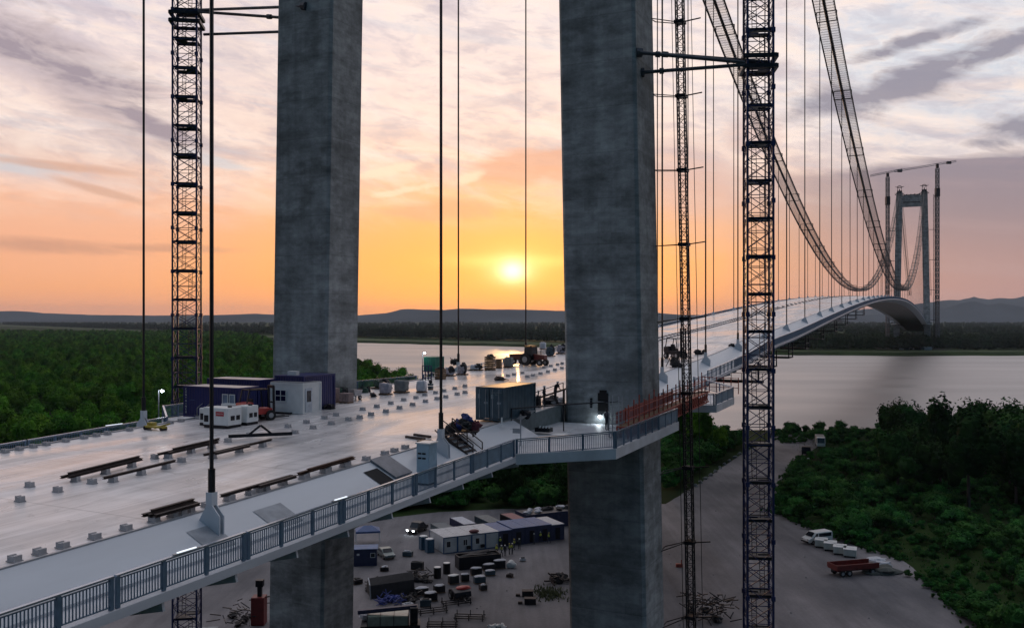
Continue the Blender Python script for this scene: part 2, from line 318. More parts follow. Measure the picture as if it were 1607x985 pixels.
# ------------------------------------------------------------------ mesh builder
class MB:
    def __init__(s): s.v = []; s.f = []; s.M = None
    def add(s, vs, fs):
        o = len(s.v)
        if s.M is not None: vs = [tuple(s.M @ Vector(q)) for q in vs]
        s.v += [tuple(q) for q in vs]; s.f += [tuple(i + o for i in q) for q in fs]; return s
    def box(s, x0, y0, z0, x1, y1, z1):
        return s.add([(x0, y0, z0), (x1, y0, z0), (x1, y1, z0), (x0, y1, z0), (x0, y0, z1), (x1, y0, z1), (x1, y1, z1), (x0, y1, z1)],
                     [(0, 3, 2, 1), (4, 5, 6, 7), (0, 1, 5, 4), (1, 2, 6, 5), (2, 3, 7, 6), (3, 0, 4, 7)])
    def cb(s, cx, cy, z0, lx, ly, h): return s.box(cx - lx / 2, cy - ly / 2, z0, cx + lx / 2, cy + ly / 2, z0 + h)
    def beam(s, p, q, w_, h_=None):
        h_ = h_ or w_; p = Vector(p); q = Vector(q); d = (q - p)
        if d.length < 1e-6: return s
        d.normalize(); up = Vector((0, 0, 1)) if abs(d.z) < .95 else Vector((0, 1, 0))
        a_ = d.cross(up).normalized() * w_ / 2; b_ = a_.cross(d).normalized() * h_ / 2
        vs = [p - a_ - b_, p + a_ - b_, p + a_ + b_, p - a_ + b_, q - a_ - b_, q + a_ - b_, q + a_ + b_, q - a_ + b_]
        return s.add(vs, [(0, 1, 2, 3), (7, 6, 5, 4), (0, 4, 5, 1), (1, 5, 6, 2), (2, 6, 7, 3), (3, 7, 4, 0)])
    def tube(s, p, q, r, n=8, r2=None):
        p = Vector(p); q = Vector(q); d = (q - p).normalized(); r2 = r if r2 is None else r2
        up = Vector((0, 0, 1)) if abs(d.z) < .95 else Vector((1, 0, 0)); a_ = d.cross(up).normalized(); b_ = d.cross(a_)
        vs = [c + (a_ * math.cos(2 * math.pi * i / n) + b_ * math.sin(2 * math.pi * i / n)) * rr for c, rr in ((p, r), (q, r2)) for i in range(n)]
        return s.add(vs, [(i, (i + 1) % n, (i + 1) % n + n, i + n) for i in range(n)] + [tuple(range(n))[::-1], tuple(range(n, 2 * n))])
    def path(s, pts, r, n=6):
        pts = [Vector(p) for p in pts]; vs = []; fs = []
        for k, p in enumerate(pts):
            d = (pts[min(k + 1, len(pts) - 1)] - pts[max(k - 1, 0)]).normalized()
            up = Vector((0, 0, 1)) if abs(d.z) < .95 else Vector((1, 0, 0)); a_ = d.cross(up).normalized(); b_ = d.cross(a_)
            vs += [p + (a_ * math.cos(2 * math.pi * i / n) + b_ * math.sin(2 * math.pi * i / n)) * r for i in range(n)]
            if k: fs += [((k - 1) * n + i, (k - 1) * n + (i + 1) % n, k * n + (i + 1) % n, k * n + i) for i in range(n)]
        return s.add(vs, fs)
    def sweep(s, prof, sts, closed=False):
        """prof: function station -> list of points; joins consecutive rings"""
        rings = [prof(q) for q in sts]; n = len(rings[0]); vs = [p for r_ in rings for p in r_]; fs = []
        m = n if closed else n - 1
        for k in range(len(rings) - 1):
            for i in range(m): fs.append((k * n + i, k * n + (i + 1) % n, (k + 1) * n + (i + 1) % n, (k + 1) * n + i))
        if closed: fs += [tuple(range(n))[::-1], tuple(range((len(rings) - 1) * n, len(rings) * n))]
        return s.add(vs, fs)
    def prism(s, poly, z0, z1):
        n = len(poly); return s.add([(x, y, z0) for x, y in poly] + [(x, y, z1) for x, y in poly],
                     [tuple(range(n))[::-1], tuple(range(n, 2 * n))] + [(i, (i + 1) % n, (i + 1) % n + n, i + n) for i in range(n)])
    def side(s, poly, x0, x1):               # outline in (y, z) given thickness along x
        n = len(poly); return s.add([(x0, y, z) for y, z in poly] + [(x1, y, z) for y, z in poly],
                     [tuple(range(n)), tuple(range(n, 2 * n))[::-1]] + [(i, i + n, (i + 1) % n + n, (i + 1) % n) for i in range(n)])
    def lump(s, c, rx, ry, rz, seed=0, amp=.25, n=10, m=6, freq=1.2, sq=1.0):
        vs = []; fs = []; sd = Vector((seed * 3.7, seed * 1.3, seed * 2.1))
        for j in range(m + 1):
            th = math.pi * j / m
            for i in range(n):
                ph = 2 * math.pi * i / n; d = Vector((math.sin(th) * math.cos(ph), math.sin(th) * math.sin(ph), math.cos(th)))
                k = 1 + amp * 2 * noise.noise(d * freq + sd)
                if sq != 1.0:
                    w_ = max(abs(d.x), abs(d.y), abs(d.z)); k *= (1 / w_) ** sq
                vs.append((c[0] + d.x * rx * k, c[1] + d.y * ry * k, c[2] + d.z * rz * k))
        for j in range(m):
            for i in range(n): fs.append((j * n + i, (j + 1) * n + i, (j + 1) * n + (i + 1) % n, j * n + (i + 1) % n))
        return s.add(vs, fs)
    def build(s, name, mt, parent=None, smooth=False, bevel=0.):
        me = bpy.data.meshes.new(name); me.from_pydata(s.v, [], s.f)
        if smooth: me.polygons.foreach_set('use_smooth', [True] * len(me.polygons))
        me.materials.append(mt); me.update()
        o = bpy.data.objects.new(name, me); COL.objects.link(o)
        if parent is not None: o.parent = parent
        if bevel:
            b = o.modifiers.new('bevel', 'BEVEL'); b.width = bevel; b.segments = 2; b.limit_method = 'ANGLE'
        return o
def tag(o, label=None, cat=None, group=None, kind=None):
    if label: o['label'] = label
    if cat: o['category'] = cat
    if group: o['group'] = group
    if kind: o['kind'] = kind
    return o
def empty(name, loc, rz=0, label=None, cat=None, group=None):
    o = bpy.data.objects.new(name, None); COL.objects.link(o); o.location = loc; o.rotation_euler = (0, 0, rz); o.empty_display_size = .5
    return tag(o, label, cat, group)
KIDS = {}
def copy_tree(o, parent=None, loc=None, rz=None, label=None, scale=None):
    c = o.copy(); COL.objects.link(c)
    if parent is not None: c.parent = parent
    if loc is not None: c.location = loc
    if rz is not None: c.rotation_euler = (0, 0, rz)
    if scale is not None: c.scale = scale
    if label: c['label'] = label
    if o.name not in KIDS: KIDS[o.name] = [x for x in bpy.data.objects if x.parent == o]
    for ch in KIDS[o.name]: copy_tree(ch, c)
    return c

# ------------------------------------------------------------------ bridge frame: x = across (t), y = along (s), z up
A = R(25.834); XC, YC = -5.892, 89.379; SA, CA = math.sin(A), math.cos(A)
def W(s, t, z=0.): return Vector((XC + s * SA + t * CA, YC + s * CA - t * SA, z))
ZT = [(-200, 25.5), (-110, 27.2), (-70, 28.0), (-45, 28.5), (-25, 29.1), (0, 29.8), (30, 30.9), (60, 32.5), (80, 34.0), (110, 35.4), (164, 38.5), (225, 41.8), (298, 45.1),
      (371, 47.5), (450, 49.2), (540, 50.1), (620, 50.0), (700, 48.9), (800, 46.3), (900, 42.6), (1000, 38.2), (1100, 33.0), (1200, 27.5), (1320, 21.0)]
_xs = [q[0] for q in ZT]; _zs = [q[1] for q in ZT]
_m = []
for i in range(len(ZT)):
    a0, b0 = max(0, i - 1), min(len(ZT) - 1, i + 1); _m.append((_zs[b0] - _zs[a0]) / (_xs[b0] - _xs[a0]))
def zr(s):
    s = min(max(s, _xs[0]), _xs[-1])
    for i in range(len(_xs) - 1):
        if s <= _xs[i + 1]: break
    h = _xs[i + 1] - _xs[i]; t = (s - _xs[i]) / h
    return (2 * t**3 - 3 * t * t + 1) * _zs[i] + (t**3 - 2 * t * t + t) * h * _m[i] + (-2 * t**3 + 3 * t * t) * _zs[i + 1] + (t**3 - t * t) * h * _m[i + 1]
def st(x, y): return ((x - XC) * SA + (y - YC) * CA, (x - XC) * CA - (y - YC) * SA)
def on_deck(u, v, dz=0.):
    """where the line of sight through a photo point meets the deck -> s, t, z, metres per photo pixel"""
    z = 30.
    for _ in range(40):
        y = (CH - z) * F / (v - HZ); x = (u - 803.5) / F * y; s, t = st(x, y); z = z * .5 + .5 * (zr(s) + dz)
    return s, t, z, y / F
def on_ground(u, v, z=0.):
    y = (CH - z) * F / (v - HZ); return Vector(((u - 803.5) / F * y, y, z))
def at_t(u, v, t):
    k = (u - 803.5) / F; s = (k * (YC - t * SA) - XC - t * CA) / (SA - k * CA); y = YC + s * CA - t * SA
    return s, CH + (HZ - v) * y / F, y / F
def bridge_empty(name, label, cat, group=None): return empty(name, (XC, YC, 0), -A, label, cat, group)

# ------------------------------------------------------------------ the setting: ground, river, far land, hills
NEAR = [(-9000, 9800), (-2600, 4300), (-700, 2200), (-380, 1375), (-135, 715), (-48, 430), (-10, 335), (40, 306), (63, 300), (105, 305), (150, 318), (260, 335), (420, 350), (900, 340), (2500, 420), (9000, 600)]
FAR = [(-8600, 12500), (-3100, 5100), (-900, 2350), (-500, 1790), (-253, 1500), (71, 1245), (180, 1110), (295, 1010), (420, 985), (570, 1000), (900, 1010), (3000, 1060), (9500, 1500)]
def jag(pl, seed, amp):
    out = []
    for i in range(len(pl) - 1):
        a_, b_ = Vector(pl[i]), Vector(pl[i + 1]); n = max(1, min(14, int((b_ - a_).length / 18)))
        for k in range(n):
            p = a_.lerp(b_, k / n); j = amp * (noise.noise(Vector((p.x * .03, p.y * .03, seed))) + .6 * noise.noise(Vector((p.x * .11, p.y * .11, seed))))
            out.append((p.x + j * .3, p.y + j))
    return out + [pl[-1]]
NEARJ, FARJ = jag(NEAR, 3.3, 7.), jag(FAR, 9.1, 12.)
gm = MB()
n = len(NEARJ); gm.add([(x, y, 0) for x, y in NEARJ] + [(12000, -3000, 0), (-12000, -3000, 0)], [tuple(range(n + 2))[::-1]])
gm.add([(x, y, 0) for x, y in NEARJ] + [(x, y + 9, -5) for x, y in NEARJ], [(i + 1, i, i + n, i + n + 1) for i in range(n - 1)])
n = len(FARJ); gm.add([(x, y, .3) for x, y in FARJ] + [(16000, 17000, .3), (-16000, 17000, .3)], [tuple(range(n + 2))])
gm.add([(x, y, .3) for x, y in FARJ] + [(x, y - 30, -5) for x, y in FARJ], [(i, i + 1, i + n + 1, i + n) for i in range(n - 1)])
gm.add([(-16000, -3000, -5.2), (16000, -3000, -5.2), (16000, 17000, -5.2), (-16000, 17000, -5.2)], [(0, 1, 2, 3)])
GROUNDM = mat('grassy_soil', (.030, .055, .016), .95, 0, .5, .02, .2, detail=10, col2=(.014, .026, .010), spec=.03)
tag(gm.build('ground', GROUNDM), kind='structure')
wm = MB(); wm.add([(-15000, 100, -3), (15000, 100, -3), (15000, 16000, -3), (-15000, 16000, -3)], [(0, 1, 2, 3)])
tag(wm.build('river', WATER), kind='structure')
# bare sandy strip along the far bank
FIELDM = mat('far_shore_grass', (.085, .115, .055), .95, 0, .45, .01, 0, detail=8, spec=.1)
sm = MB(); n = len(FARJ); sm.add([(x, y + 3, .35) for x, y in FARJ] + [(x * 1.0, y + 120 + 60 * noise.noise(Vector((x * .004, 0, 0))), .35) for x, y in FARJ], [(i, i + 1, i + n + 1, i + n) for i in range(n - 1)])
tag(sm.build('far_shore', FIELDM), kind='structure')
# hills: ridge lines at real distance and size
def hills(name, pts, dist, depth, seed, m):
    """pts: (photo u, crest height m)"""
    mb = MB(); us = np.linspace(pts[0][0], pts[-1][0], 150); hs = np.interp(us, [p[0] for p in pts], [p[1] for p in pts]); rings = []
    for u, h_ in zip(us, hs):
        k = (u - 803.5) / F; nn = 1 + .08 * noise.noise(Vector((u * .02, seed, 0))) + .04 * noise.noise(Vector((u * .09, seed, 3)))
        ring = []
        for j, (dd, hh) in enumerate(((-.55, 0), (-.3, .35), (-.12, .8), (0, 1.), (.2, .75), (.6, 0))):
            y = dist + dd * depth; wob = 1 + .25 * noise.noise(Vector((u * .03, j * 1.7, seed))) * (0 if hh in (0, 1.) else 1)
            ring.append((k * dist + 0 * dd, y, .4 + h_ * nn * hh * wob))
        rings.append(ring)
    n = 6; vs = [p for r_ in rings for p in r_]
    mb.add(vs, [(k * n + i, (k + 1) * n + i, (k + 1) * n + i + 1, k * n + i + 1) for k in range(len(rings) - 1) for i in range(n - 1)])
    return tag(mb.build(name, m, smooth=True), kind='structure')
HILLM = mat('hill_woods', (.07, .085, .10), 1, 0, .4, .001, spec=0)
hills('hills', [(-500, 60), (-200, 110), (0, 100), (40, 96), (130, 66), (250, 60), (330, 62), (400, 78), (470, 55), (560, 60), (610, 85), (635, 122), (700, 112), (715, 124), (800, 118), (900, 104), (1000, 100), (1060, 70), (1200, 50)], 8600, 1600, 1., HILLM)
hills('hills', [(1050, 30), (1200, 90), (1400, 150), (1440, 200), (1470, 225), (1485, 246), (1500, 240), (1518, 262), (1530, 282), (1540, 262), (1556, 250), (1570, 268), (1585, 255), (1607, 282), (1700, 290), (1900, 160), (2200, 90)], 10500, 1800, 5., HILLM)
hills('hills', [(1300, 40), (1440, 90), (1490, 130), (1510, 165), (1530, 180), (1550, 150), (1570, 165), (1620, 120), (1800, 90), (2000, 40)], 8000, 1200, 8., HILLM)
# ------------------------------------------------------------------ suspension bridge: deck
TH, TL = 13.65, 16.7                          # hanger planes, tower legs (half spacing)
ST = [s_ for s_ in range(-110, 120, 6)] + list(range(120, 1121, 20)) + [1160, 1200, 1250, 1300]
deck = bridge_empty('suspension_bridge_deck', 'long white suspension bridge deck rising over the river, with blue railings and stored site material', 'bridge deck')
m = MB(); m.sweep(lambda s: [(t, s, zr(s) + .12 * (1 - abs(t) / 12.5) - .12 * 0) for t in (-12.5, -8, -4, 0, 4, 8, 12.5)], sorted(set(ST + list(range(-110, 60, 3)))))
m.build('road_surface', DECK, deck)
m = MB()
for t in (-12.5, 12.5):
    sg = 1 if t > 0 else -1; m.sweep(lambda s: [(t, s, zr(s) - .3), (t, s, zr(s) + .09), (t + sg * .16, s, zr(s) + .09), (t + sg * .16, s, zr(s) - .3)], ST)
m.build('edge_lip', GALV, deck)
G0, G1 = -12.5, 15.0                           # the fairing stops here, either side of a tower leg
def spans():
    for a_, b_ in ((-110, G0), (G1, 1120 - G1), (1120 - G0, 1300)):
        yield [a_] + [q for q in ST if a_ + .5 < q < b_ - .5] + [b_]
for sg in (-1, 1):
    m = MB(); k = MB(); f_ = MB()
    for sp in spans():
        m.sweep(lambda s: [(sg * 12.66, s, zr(s) + .02), (sg * 15.1, s, zr(s) - 1.22)], sp)
        k.sweep(lambda s: [(sg * 15.1, s, zr(s) - 1.22), (sg * 15.1, s, zr(s) - 1.36), (sg * 16.75, s, zr(s) - 1.40)], sp)
        f_.sweep(lambda s: [(sg * 16.75, s, zr(s) - 1.40), (sg * 16.8, s, zr(s) - 1.75), (sg * 15.2, s, zr(s) - 2.25)], sp)
    m.build('fairing_slope', FAIR, deck); k.build('footway', PLAT, deck); f_.build('fascia', FASC, deck)
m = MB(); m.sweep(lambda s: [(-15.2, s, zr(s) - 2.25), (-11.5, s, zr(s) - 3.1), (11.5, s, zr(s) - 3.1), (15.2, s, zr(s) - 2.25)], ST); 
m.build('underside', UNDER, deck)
m = MB()
for s in list(range(-108, 1300, 4)):
    for sg in (-1, 1):
        if abs(s) < 14 or abs(s - 1120) < 14: continue
        m.beam((sg * 11.6, s, zr(s) - 3.12), (sg * 16.7, s, zr(s) - 1.95), .12, .35)
tag(m.build('cross_rib', FASC, deck), kind='stuff')
m = MB(); m.add([(-12.4, -110, zr(-110)), (12.4, -110, zr(-110)), (11.4, -110, zr(-110) - 3.1), (-11.4, -110, zr(-110) - 3.1)], [(0, 1, 2, 3)])
m.build('end_bulkhead', UNDER, deck)
# platforms that carry the footway round the tower legs
def foot(s): return zr(s) - 1.38
for base, near in ((0, True), (1120, False)):
    for sg in (-1, 1):
        zz = lambda s: foot(base) - .05 + (s) * .015 * (-1 if not near else 1)
        if sg > 0 and near:                                    # right-hand leg: the outer walkway is still open behind the leg
            pieces = [[(12.7, -13.5), (16.75, -20.5), (22.4, -15.5), (22.4, 1.2), (20.4, 1.2), (20.4, -3.1), (12.7, -3.1)],
                      [(12.7, 3.1), (16.9, 3.1), (16.9, 14.2), (22.4, 15.5), (22.4, 24.0), (16.75, 28.5), (12.7, 16.0)]]
        else:
            pieces = [[(12.7, -13.5), (16.75, -20.5), (22.4, -15.5), (22.4, 15.5), (20.4, 15.5), (20.4, -3.1), (12.7, -3.1)],
                      [(12.7, 3.1), (20.35, 3.1), (20.35, 15.5), (22.4, 15.55), (16.75, 20.5), (12.7, 16.0)]]
        m = MB()
        for pc in pieces:
            n = len(pc); sg2 = sg
            m.add([(sg2 * t, base + s, zz(s)) for t, s in pc] + [(sg2 * t, base + s, zz(s) - .75) for t, s in pc],
                  [tuple(range(n)), tuple(range(n, 2 * n))[::-1]] + [(i, i + n, (i + 1) % n + n, (i + 1) % n) for i in range(n)])
            m.add([(sg2 * 12.62, base + pc[0][1], zz(0) - 1), (sg2 * 12.62, base + pc[-1][1], zz(0) - 1)], [])
        m.build('tower_platform', PLAT, deck)
        m = MB()                                               # upright wall between carriageway and platform
        for a_, b_ in ((-13.6, 16.0),):
            m.add([(sg * 12.7, base + a_, zr(base + a_) + .0), (sg * 12.7, base + b_, zr(base + b_) + .0), (sg * 12.7, base + b_, zz(b_) - .6), (sg * 12.7, base + a_, zz(a_) - .6)], [(0, 1, 2, 3)])
        m.build('platform_wall', BOARD, deck)
# railings: one part per 6.9 m length near the camera
def rail_seg(p, q, bal=.14, solid=False):
    """p, q: (t, s, z) at footway level"""
    p = Vector(p); q = Vector(q); m = MB(); d = q - p; L_ = d.length; up = Vector((0, 0, 1))
    for k in (0.012, .3333, .6667, .988):
        c = p + d * k; m.beam(c, c + up * 1.18, .13 if k in (.012, .988) else .10, .16)
    m.beam(p + up * .12, q + up * .12, .05); m.beam(p + up * 1.08, q + up * 1.08, .05)
    n = int(L_ / bal)
    for i in range(1, n): c = p + d * (i / n); m.beam(c + up * .12, c + up * 1.08, .022, .05)
    o = m.build('railing', RAILM, deck)
    c = MB(); c.beam(p + up * 1.20, q + up * 1.20, .16, .07); c.build('handrail', RAILC, o)
    if solid:
        g = MB(); g.beam(p + up * .6 + d * .01, q + up * .6 - d * .01, .03, .9); g.build('infill_sheet', mat('blue_mesh_sheet', (.14, .22, .30), .6, 0, .3, 1.5), o)
    return o
PL = 6.9
s0 = -54.15
k = -7
while s0 + k * PL < 50:
    a_, b_ = s0 + k * PL, s0 + (k + 1) * PL; k += 1
    for sg in (-1, 1):
        if a_ > -21 and a_ < (29 if sg > 0 else 21): continue
        if b_ > -21 and a_ < -21: b_ = -20.3
        rail_seg((sg * 16.6, a_, foot(a_)), (sg * 16.6, b_ - .12, foot(b_)), .14 if a_ < -21 else .3, solid=(sg > 0 and -29 < a_ < -21))
f0 = foot(0) - .05
for sg in (-1, 1):
    rail_seg((sg * 16.65, -20.3, foot(-20)), (sg * 22.3, -15.4, f0 - .2))
    for a_, b_ in ((-15.3, -10.0), (-9.9, -4.6), (-4.5, 1.0)): rail_seg((sg * 22.3, a_, f0 + a_ * .015), (sg * 22.3, b_, f0 + b_ * .015), solid=(a_ > -5))
    if sg < 0:
        for a_, b_ in ((1.1, 8), (8.1, 15.3)): rail_seg((sg * 22.3, a_, f0 + a_ * .015), (sg * 22.3, b_, f0 + b_ * .015))
        rail_seg((sg * 22.3, 15.4, f0 + .2), (sg * 16.65, 20.3, foot(20)))
    else:
        rail_seg((22.3, 15.6, f0 + .2), (22.3, 23.9, f0 + .35), .2, solid=True); rail_seg((22.3, 24.0, f0 + .35), (16.65, 28.4, foot(28.4)), .2)
        rail_seg((16.9, 14.3, f0 + .2), (22.2, 15.5, f0 + .2), .4)
m = MB(); c = MB()
for sg in (-1, 1):
    s = 51.
    while s < 1290:
        e = s + 12; 
        if 1095 < s < 1140: s = e; continue
        m.beam((sg * 16.6, s, foot(s) + .12), (sg * 16.6, e, foot(e) + .12), .05); c.beam((sg * 16.6, s, foot(s) + 1.18), (sg * 16.6, e, foot(e) + 1.18), .14, .08)
        for i in range(40 if s < 330 else 10):
            q = s + 12 * i / (40 if s < 330 else 10); m.beam((sg * 16.6, q, foot(q)), (sg * 16.6, q, foot(q) + 1.15), .05 if s < 330 else .12, .07)
        s = e
tag(m.build('railing', RAILM, deck), kind='stuff'); tag(c.build('handrail', RAILC, deck), kind='stuff')
# hatches and small marks on the sloping fairing
def slope_pt(s, k): return (12.66 + 2.44 * k, s, zr(s) + .02 - 1.24 * k + .03)
s_, z_, _ = at_t(598, 745, 13.9)
m = MB(); m.add([slope_pt(s_ - .9, .25), slope_pt(s_ + .5, .25), slope_pt(s_ + .5, .85), slope_pt(s_ - .9, .85)], [(0, 1, 2, 3)])
m.build('open_hatch', mat('hatch_hole', (.008, .008, .01), .9), deck)
m = MB(); a_, b_, c_, d_v = [Vector(slope_pt(s_ + q, r_)) for q, r_ in ((.7, .0), (2.5, .0), (2.5, .75), (.7, .75))]
for v in (a_, b_, c_, d_v): v.z += .05
m.add([a_, b_, c_, d_v, *(v + Vector((.0, 0, .09)) for v in (a_, b_, c_, d_v))], [(3, 2, 1, 0), (4, 5, 6, 7), (0, 1, 5, 4), (1, 2, 6, 5), (2, 3, 7, 6), (3, 0, 4, 7)])
tag(m.build('hatch_cover', mat('hatch_cover_paint', (.20, .21, .24), .5), deck), 'loose grey hatch cover lying beside its opening')
for sq, w_ in ((-46.9, 1.6), (-42.4, 2.0)):
    m = MB(); m.add([slope_pt(sq - w_ / 2, .35), slope_pt(sq + w_ / 2, .35), slope_pt(sq + w_ / 2, .95), slope_pt(sq - w_ / 2, .95)], [(0, 1, 2, 3)])
    m.build('painted_patch', mat('patch_paint', (.30, .33, .37), .5), deck)
# open stretch of drainage strip / twin rails on main span
m = MB()
for t in (-2.6, -1.0):
    s = 46.
    while s < 640:
        d = 2.2 if s < 200 else 8.; m.cb(t, s, zr(s) + .10, .35, d * .55, .16); s += d
tag(m.build('barrier_plinth', mat('plinth_grey', (.20, .19, .2), .7), deck), kind='stuff')

# ------------------------------------------------------------------ towers
LEAN = 3.05 / 160
def leg_sec(sg, base, z, wt=7.1, ws=5.6):
    tc_ = sg * (TL - (z - 30) * LEAN); c = .28; g = 1.0
    hx, hy = wt / 2 * g, ws / 2 * g
    return [(tc_ + a_, base + b_, z) for a_, b_ in ((-hx + c, -hy), (hx - c, -hy), (hx, -hy + c), (hx, hy - c), (hx - c, hy), (-hx + c, hy), (-hx, hy - c), (-hx, -hy + c))]
def tower(base, label, near):
    root = bridge_empty('bridge_tower', label, 'bridge tower')
    root.location = W(base, 0); loc = -base
    for sg in (-1, 1):
        m = MB(); zs = [-.5] + [float(q) for q in range(4, 190, 6)] + [189.]
        if near and sg > 0:                     # the right-hand leg has a doorway in its near face
            m.sweep(lambda z: leg_sec(sg, 0, z), zs, closed=True)
        else: m.sweep(lambda z: leg_sec(sg, 0, z), zs, closed=True)
        leg = m.build('tower_leg', CONC, root)
        p = MB(); tc_ = sg * (TL + 30 * LEAN); p.cb(tc_, 0, -.4, 12, 11, 3.2); p.build('footing', CONC, root)
        q = MB(); tt = sg * TH; q.cb(tt, 0, 189.01, 5.4, 6.4, 2.2); q.cb(tt, 0, 191.21, 1.0, 5.5, 2.2); q.build('cable_saddle', STEEL, root)
        q = MB()
        for dx in (-2.3, 2.3):
            for dy in (-2.8, 2.8): q.beam((tt + dx, dy, 191.3), (tt + dx * .8, dy * .8, 196.2), .3)
        for i in range(10):
            a0, a1 = math.pi * i / 10, math.pi * (i + 1) / 10
            q.beam((tt + 2.6 * math.cos(a0), 0, 195.6 + 1.8 * math.sin(a0)), (tt + 2.6 * math.cos(a1), 0, 195.6 + 1.8 * math.sin(a1)), 4.5, .25)
        q.cb(tt, 0, 195.4, 5.6, 5.6, .3); q.build('saddle_frame', STEEL, root)
        q = MB()                                 # railed work platform round the leg top
        for dx, dy, lx, ly in ((0, 4.2, 10, 1.0), (0, -4.2, 10, 1.0), (4.6, 0, 1, 7.2), (-4.6, 0, 1, 7.2)): q.cb(tt + dx, dy, 187.0, lx, ly, .15); q.cb(tt + dx * 1.08, dy * 1.1, 188.1, max(lx * .98, .1) if lx > 2 else .08, ly if ly > 2 else .08, .08)
        for i in range(9): 
            for dy in (-4.65, 4.65): q.beam((tt - 5 + i * 1.25, dy, 187), (tt - 5 + i * 1.25, dy, 188.2), .07)
        q.build('top_platform', STEEL, root)
    m = MB(); m.box(-(TL - 3.0 - 150 * LEAN) , -2.3, 171.5, (TL - 3.0 - 150 * LEAN), 2.3, 176.4); m.box(-10.2, -2.3, 177.4, 10.2, 2.3, 185.2)
    m.build('crossbeam', CONC, root)
    m = MB(); 
    for i in range(8): m.lump((-8 + i * 2.3, 0, 185.9), 1.3, 1.6, .8 + .5 * (i % 2), i, n=6, m=4)
    m.cb(0, 0, 176.4, 19, 1.2, 1.0)
    m.build('crossbeam_equipment', STEEL, root)
    return root
near_t = tower(0, 'pair of massive raw concrete tower legs standing through the deck in the foreground', True)
far_t = tower(1120, 'distant portal shaped concrete bridge tower on the far river bank', False)
# doorway, ladder rungs and marks on the near right leg
ztop = foot(0)
m = MB(); sd, zd, _ = at_t(949, 640, TL); tx = (TL - .3 + .0)
def near_face_t(u): # t on the near face plane s = -2.8
    kk = (u - 803.5) / F; s = -2.8
    return (kk * (YC + s * CA) - XC - s * SA) / (CA + kk * SA)
def near_face_z(u, v):
    t = near_face_t(u); y = YC - 2.8 * CA - t * SA; return CH + (HZ - v) * y / F
t0, t1 = near_face_t(938.5), near_face_t(954.5); zb, zt_ = near_face_z(946, 645), near_face_z(946, 612)
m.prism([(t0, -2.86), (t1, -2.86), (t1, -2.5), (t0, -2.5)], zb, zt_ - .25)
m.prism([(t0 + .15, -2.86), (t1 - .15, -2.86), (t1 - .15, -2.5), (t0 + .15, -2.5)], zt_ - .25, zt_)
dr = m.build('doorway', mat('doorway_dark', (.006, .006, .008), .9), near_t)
m = MB(); m.box(t0 - .02, -2.9, zb + .75, t1 + .02, -2.87, zb + .86); m.build('door_bar', GALV, dr)
m = MB()
for i in range(4): m.tube((near_face_t(928), -2.87, near_face_z(928, 626 + i * 4)), (near_face_t(928), -2.6, near_face_z(928, 626 + i * 4)), .11, 8)
m.build('tie_hole', STEEL, near_t)
for i in range(26):                                            # small anchor plates up the left edges of both legs
    z = 32 + i * 2.9
    for sg in (-1, 1):
        tc_ = sg * (TL - (z - 30) * LEAN); m = MB(); m.cb(tc_ - 3.62, 1.5, z, .14, .3, .12); m.build('anchor_plate', STEEL, near_t)

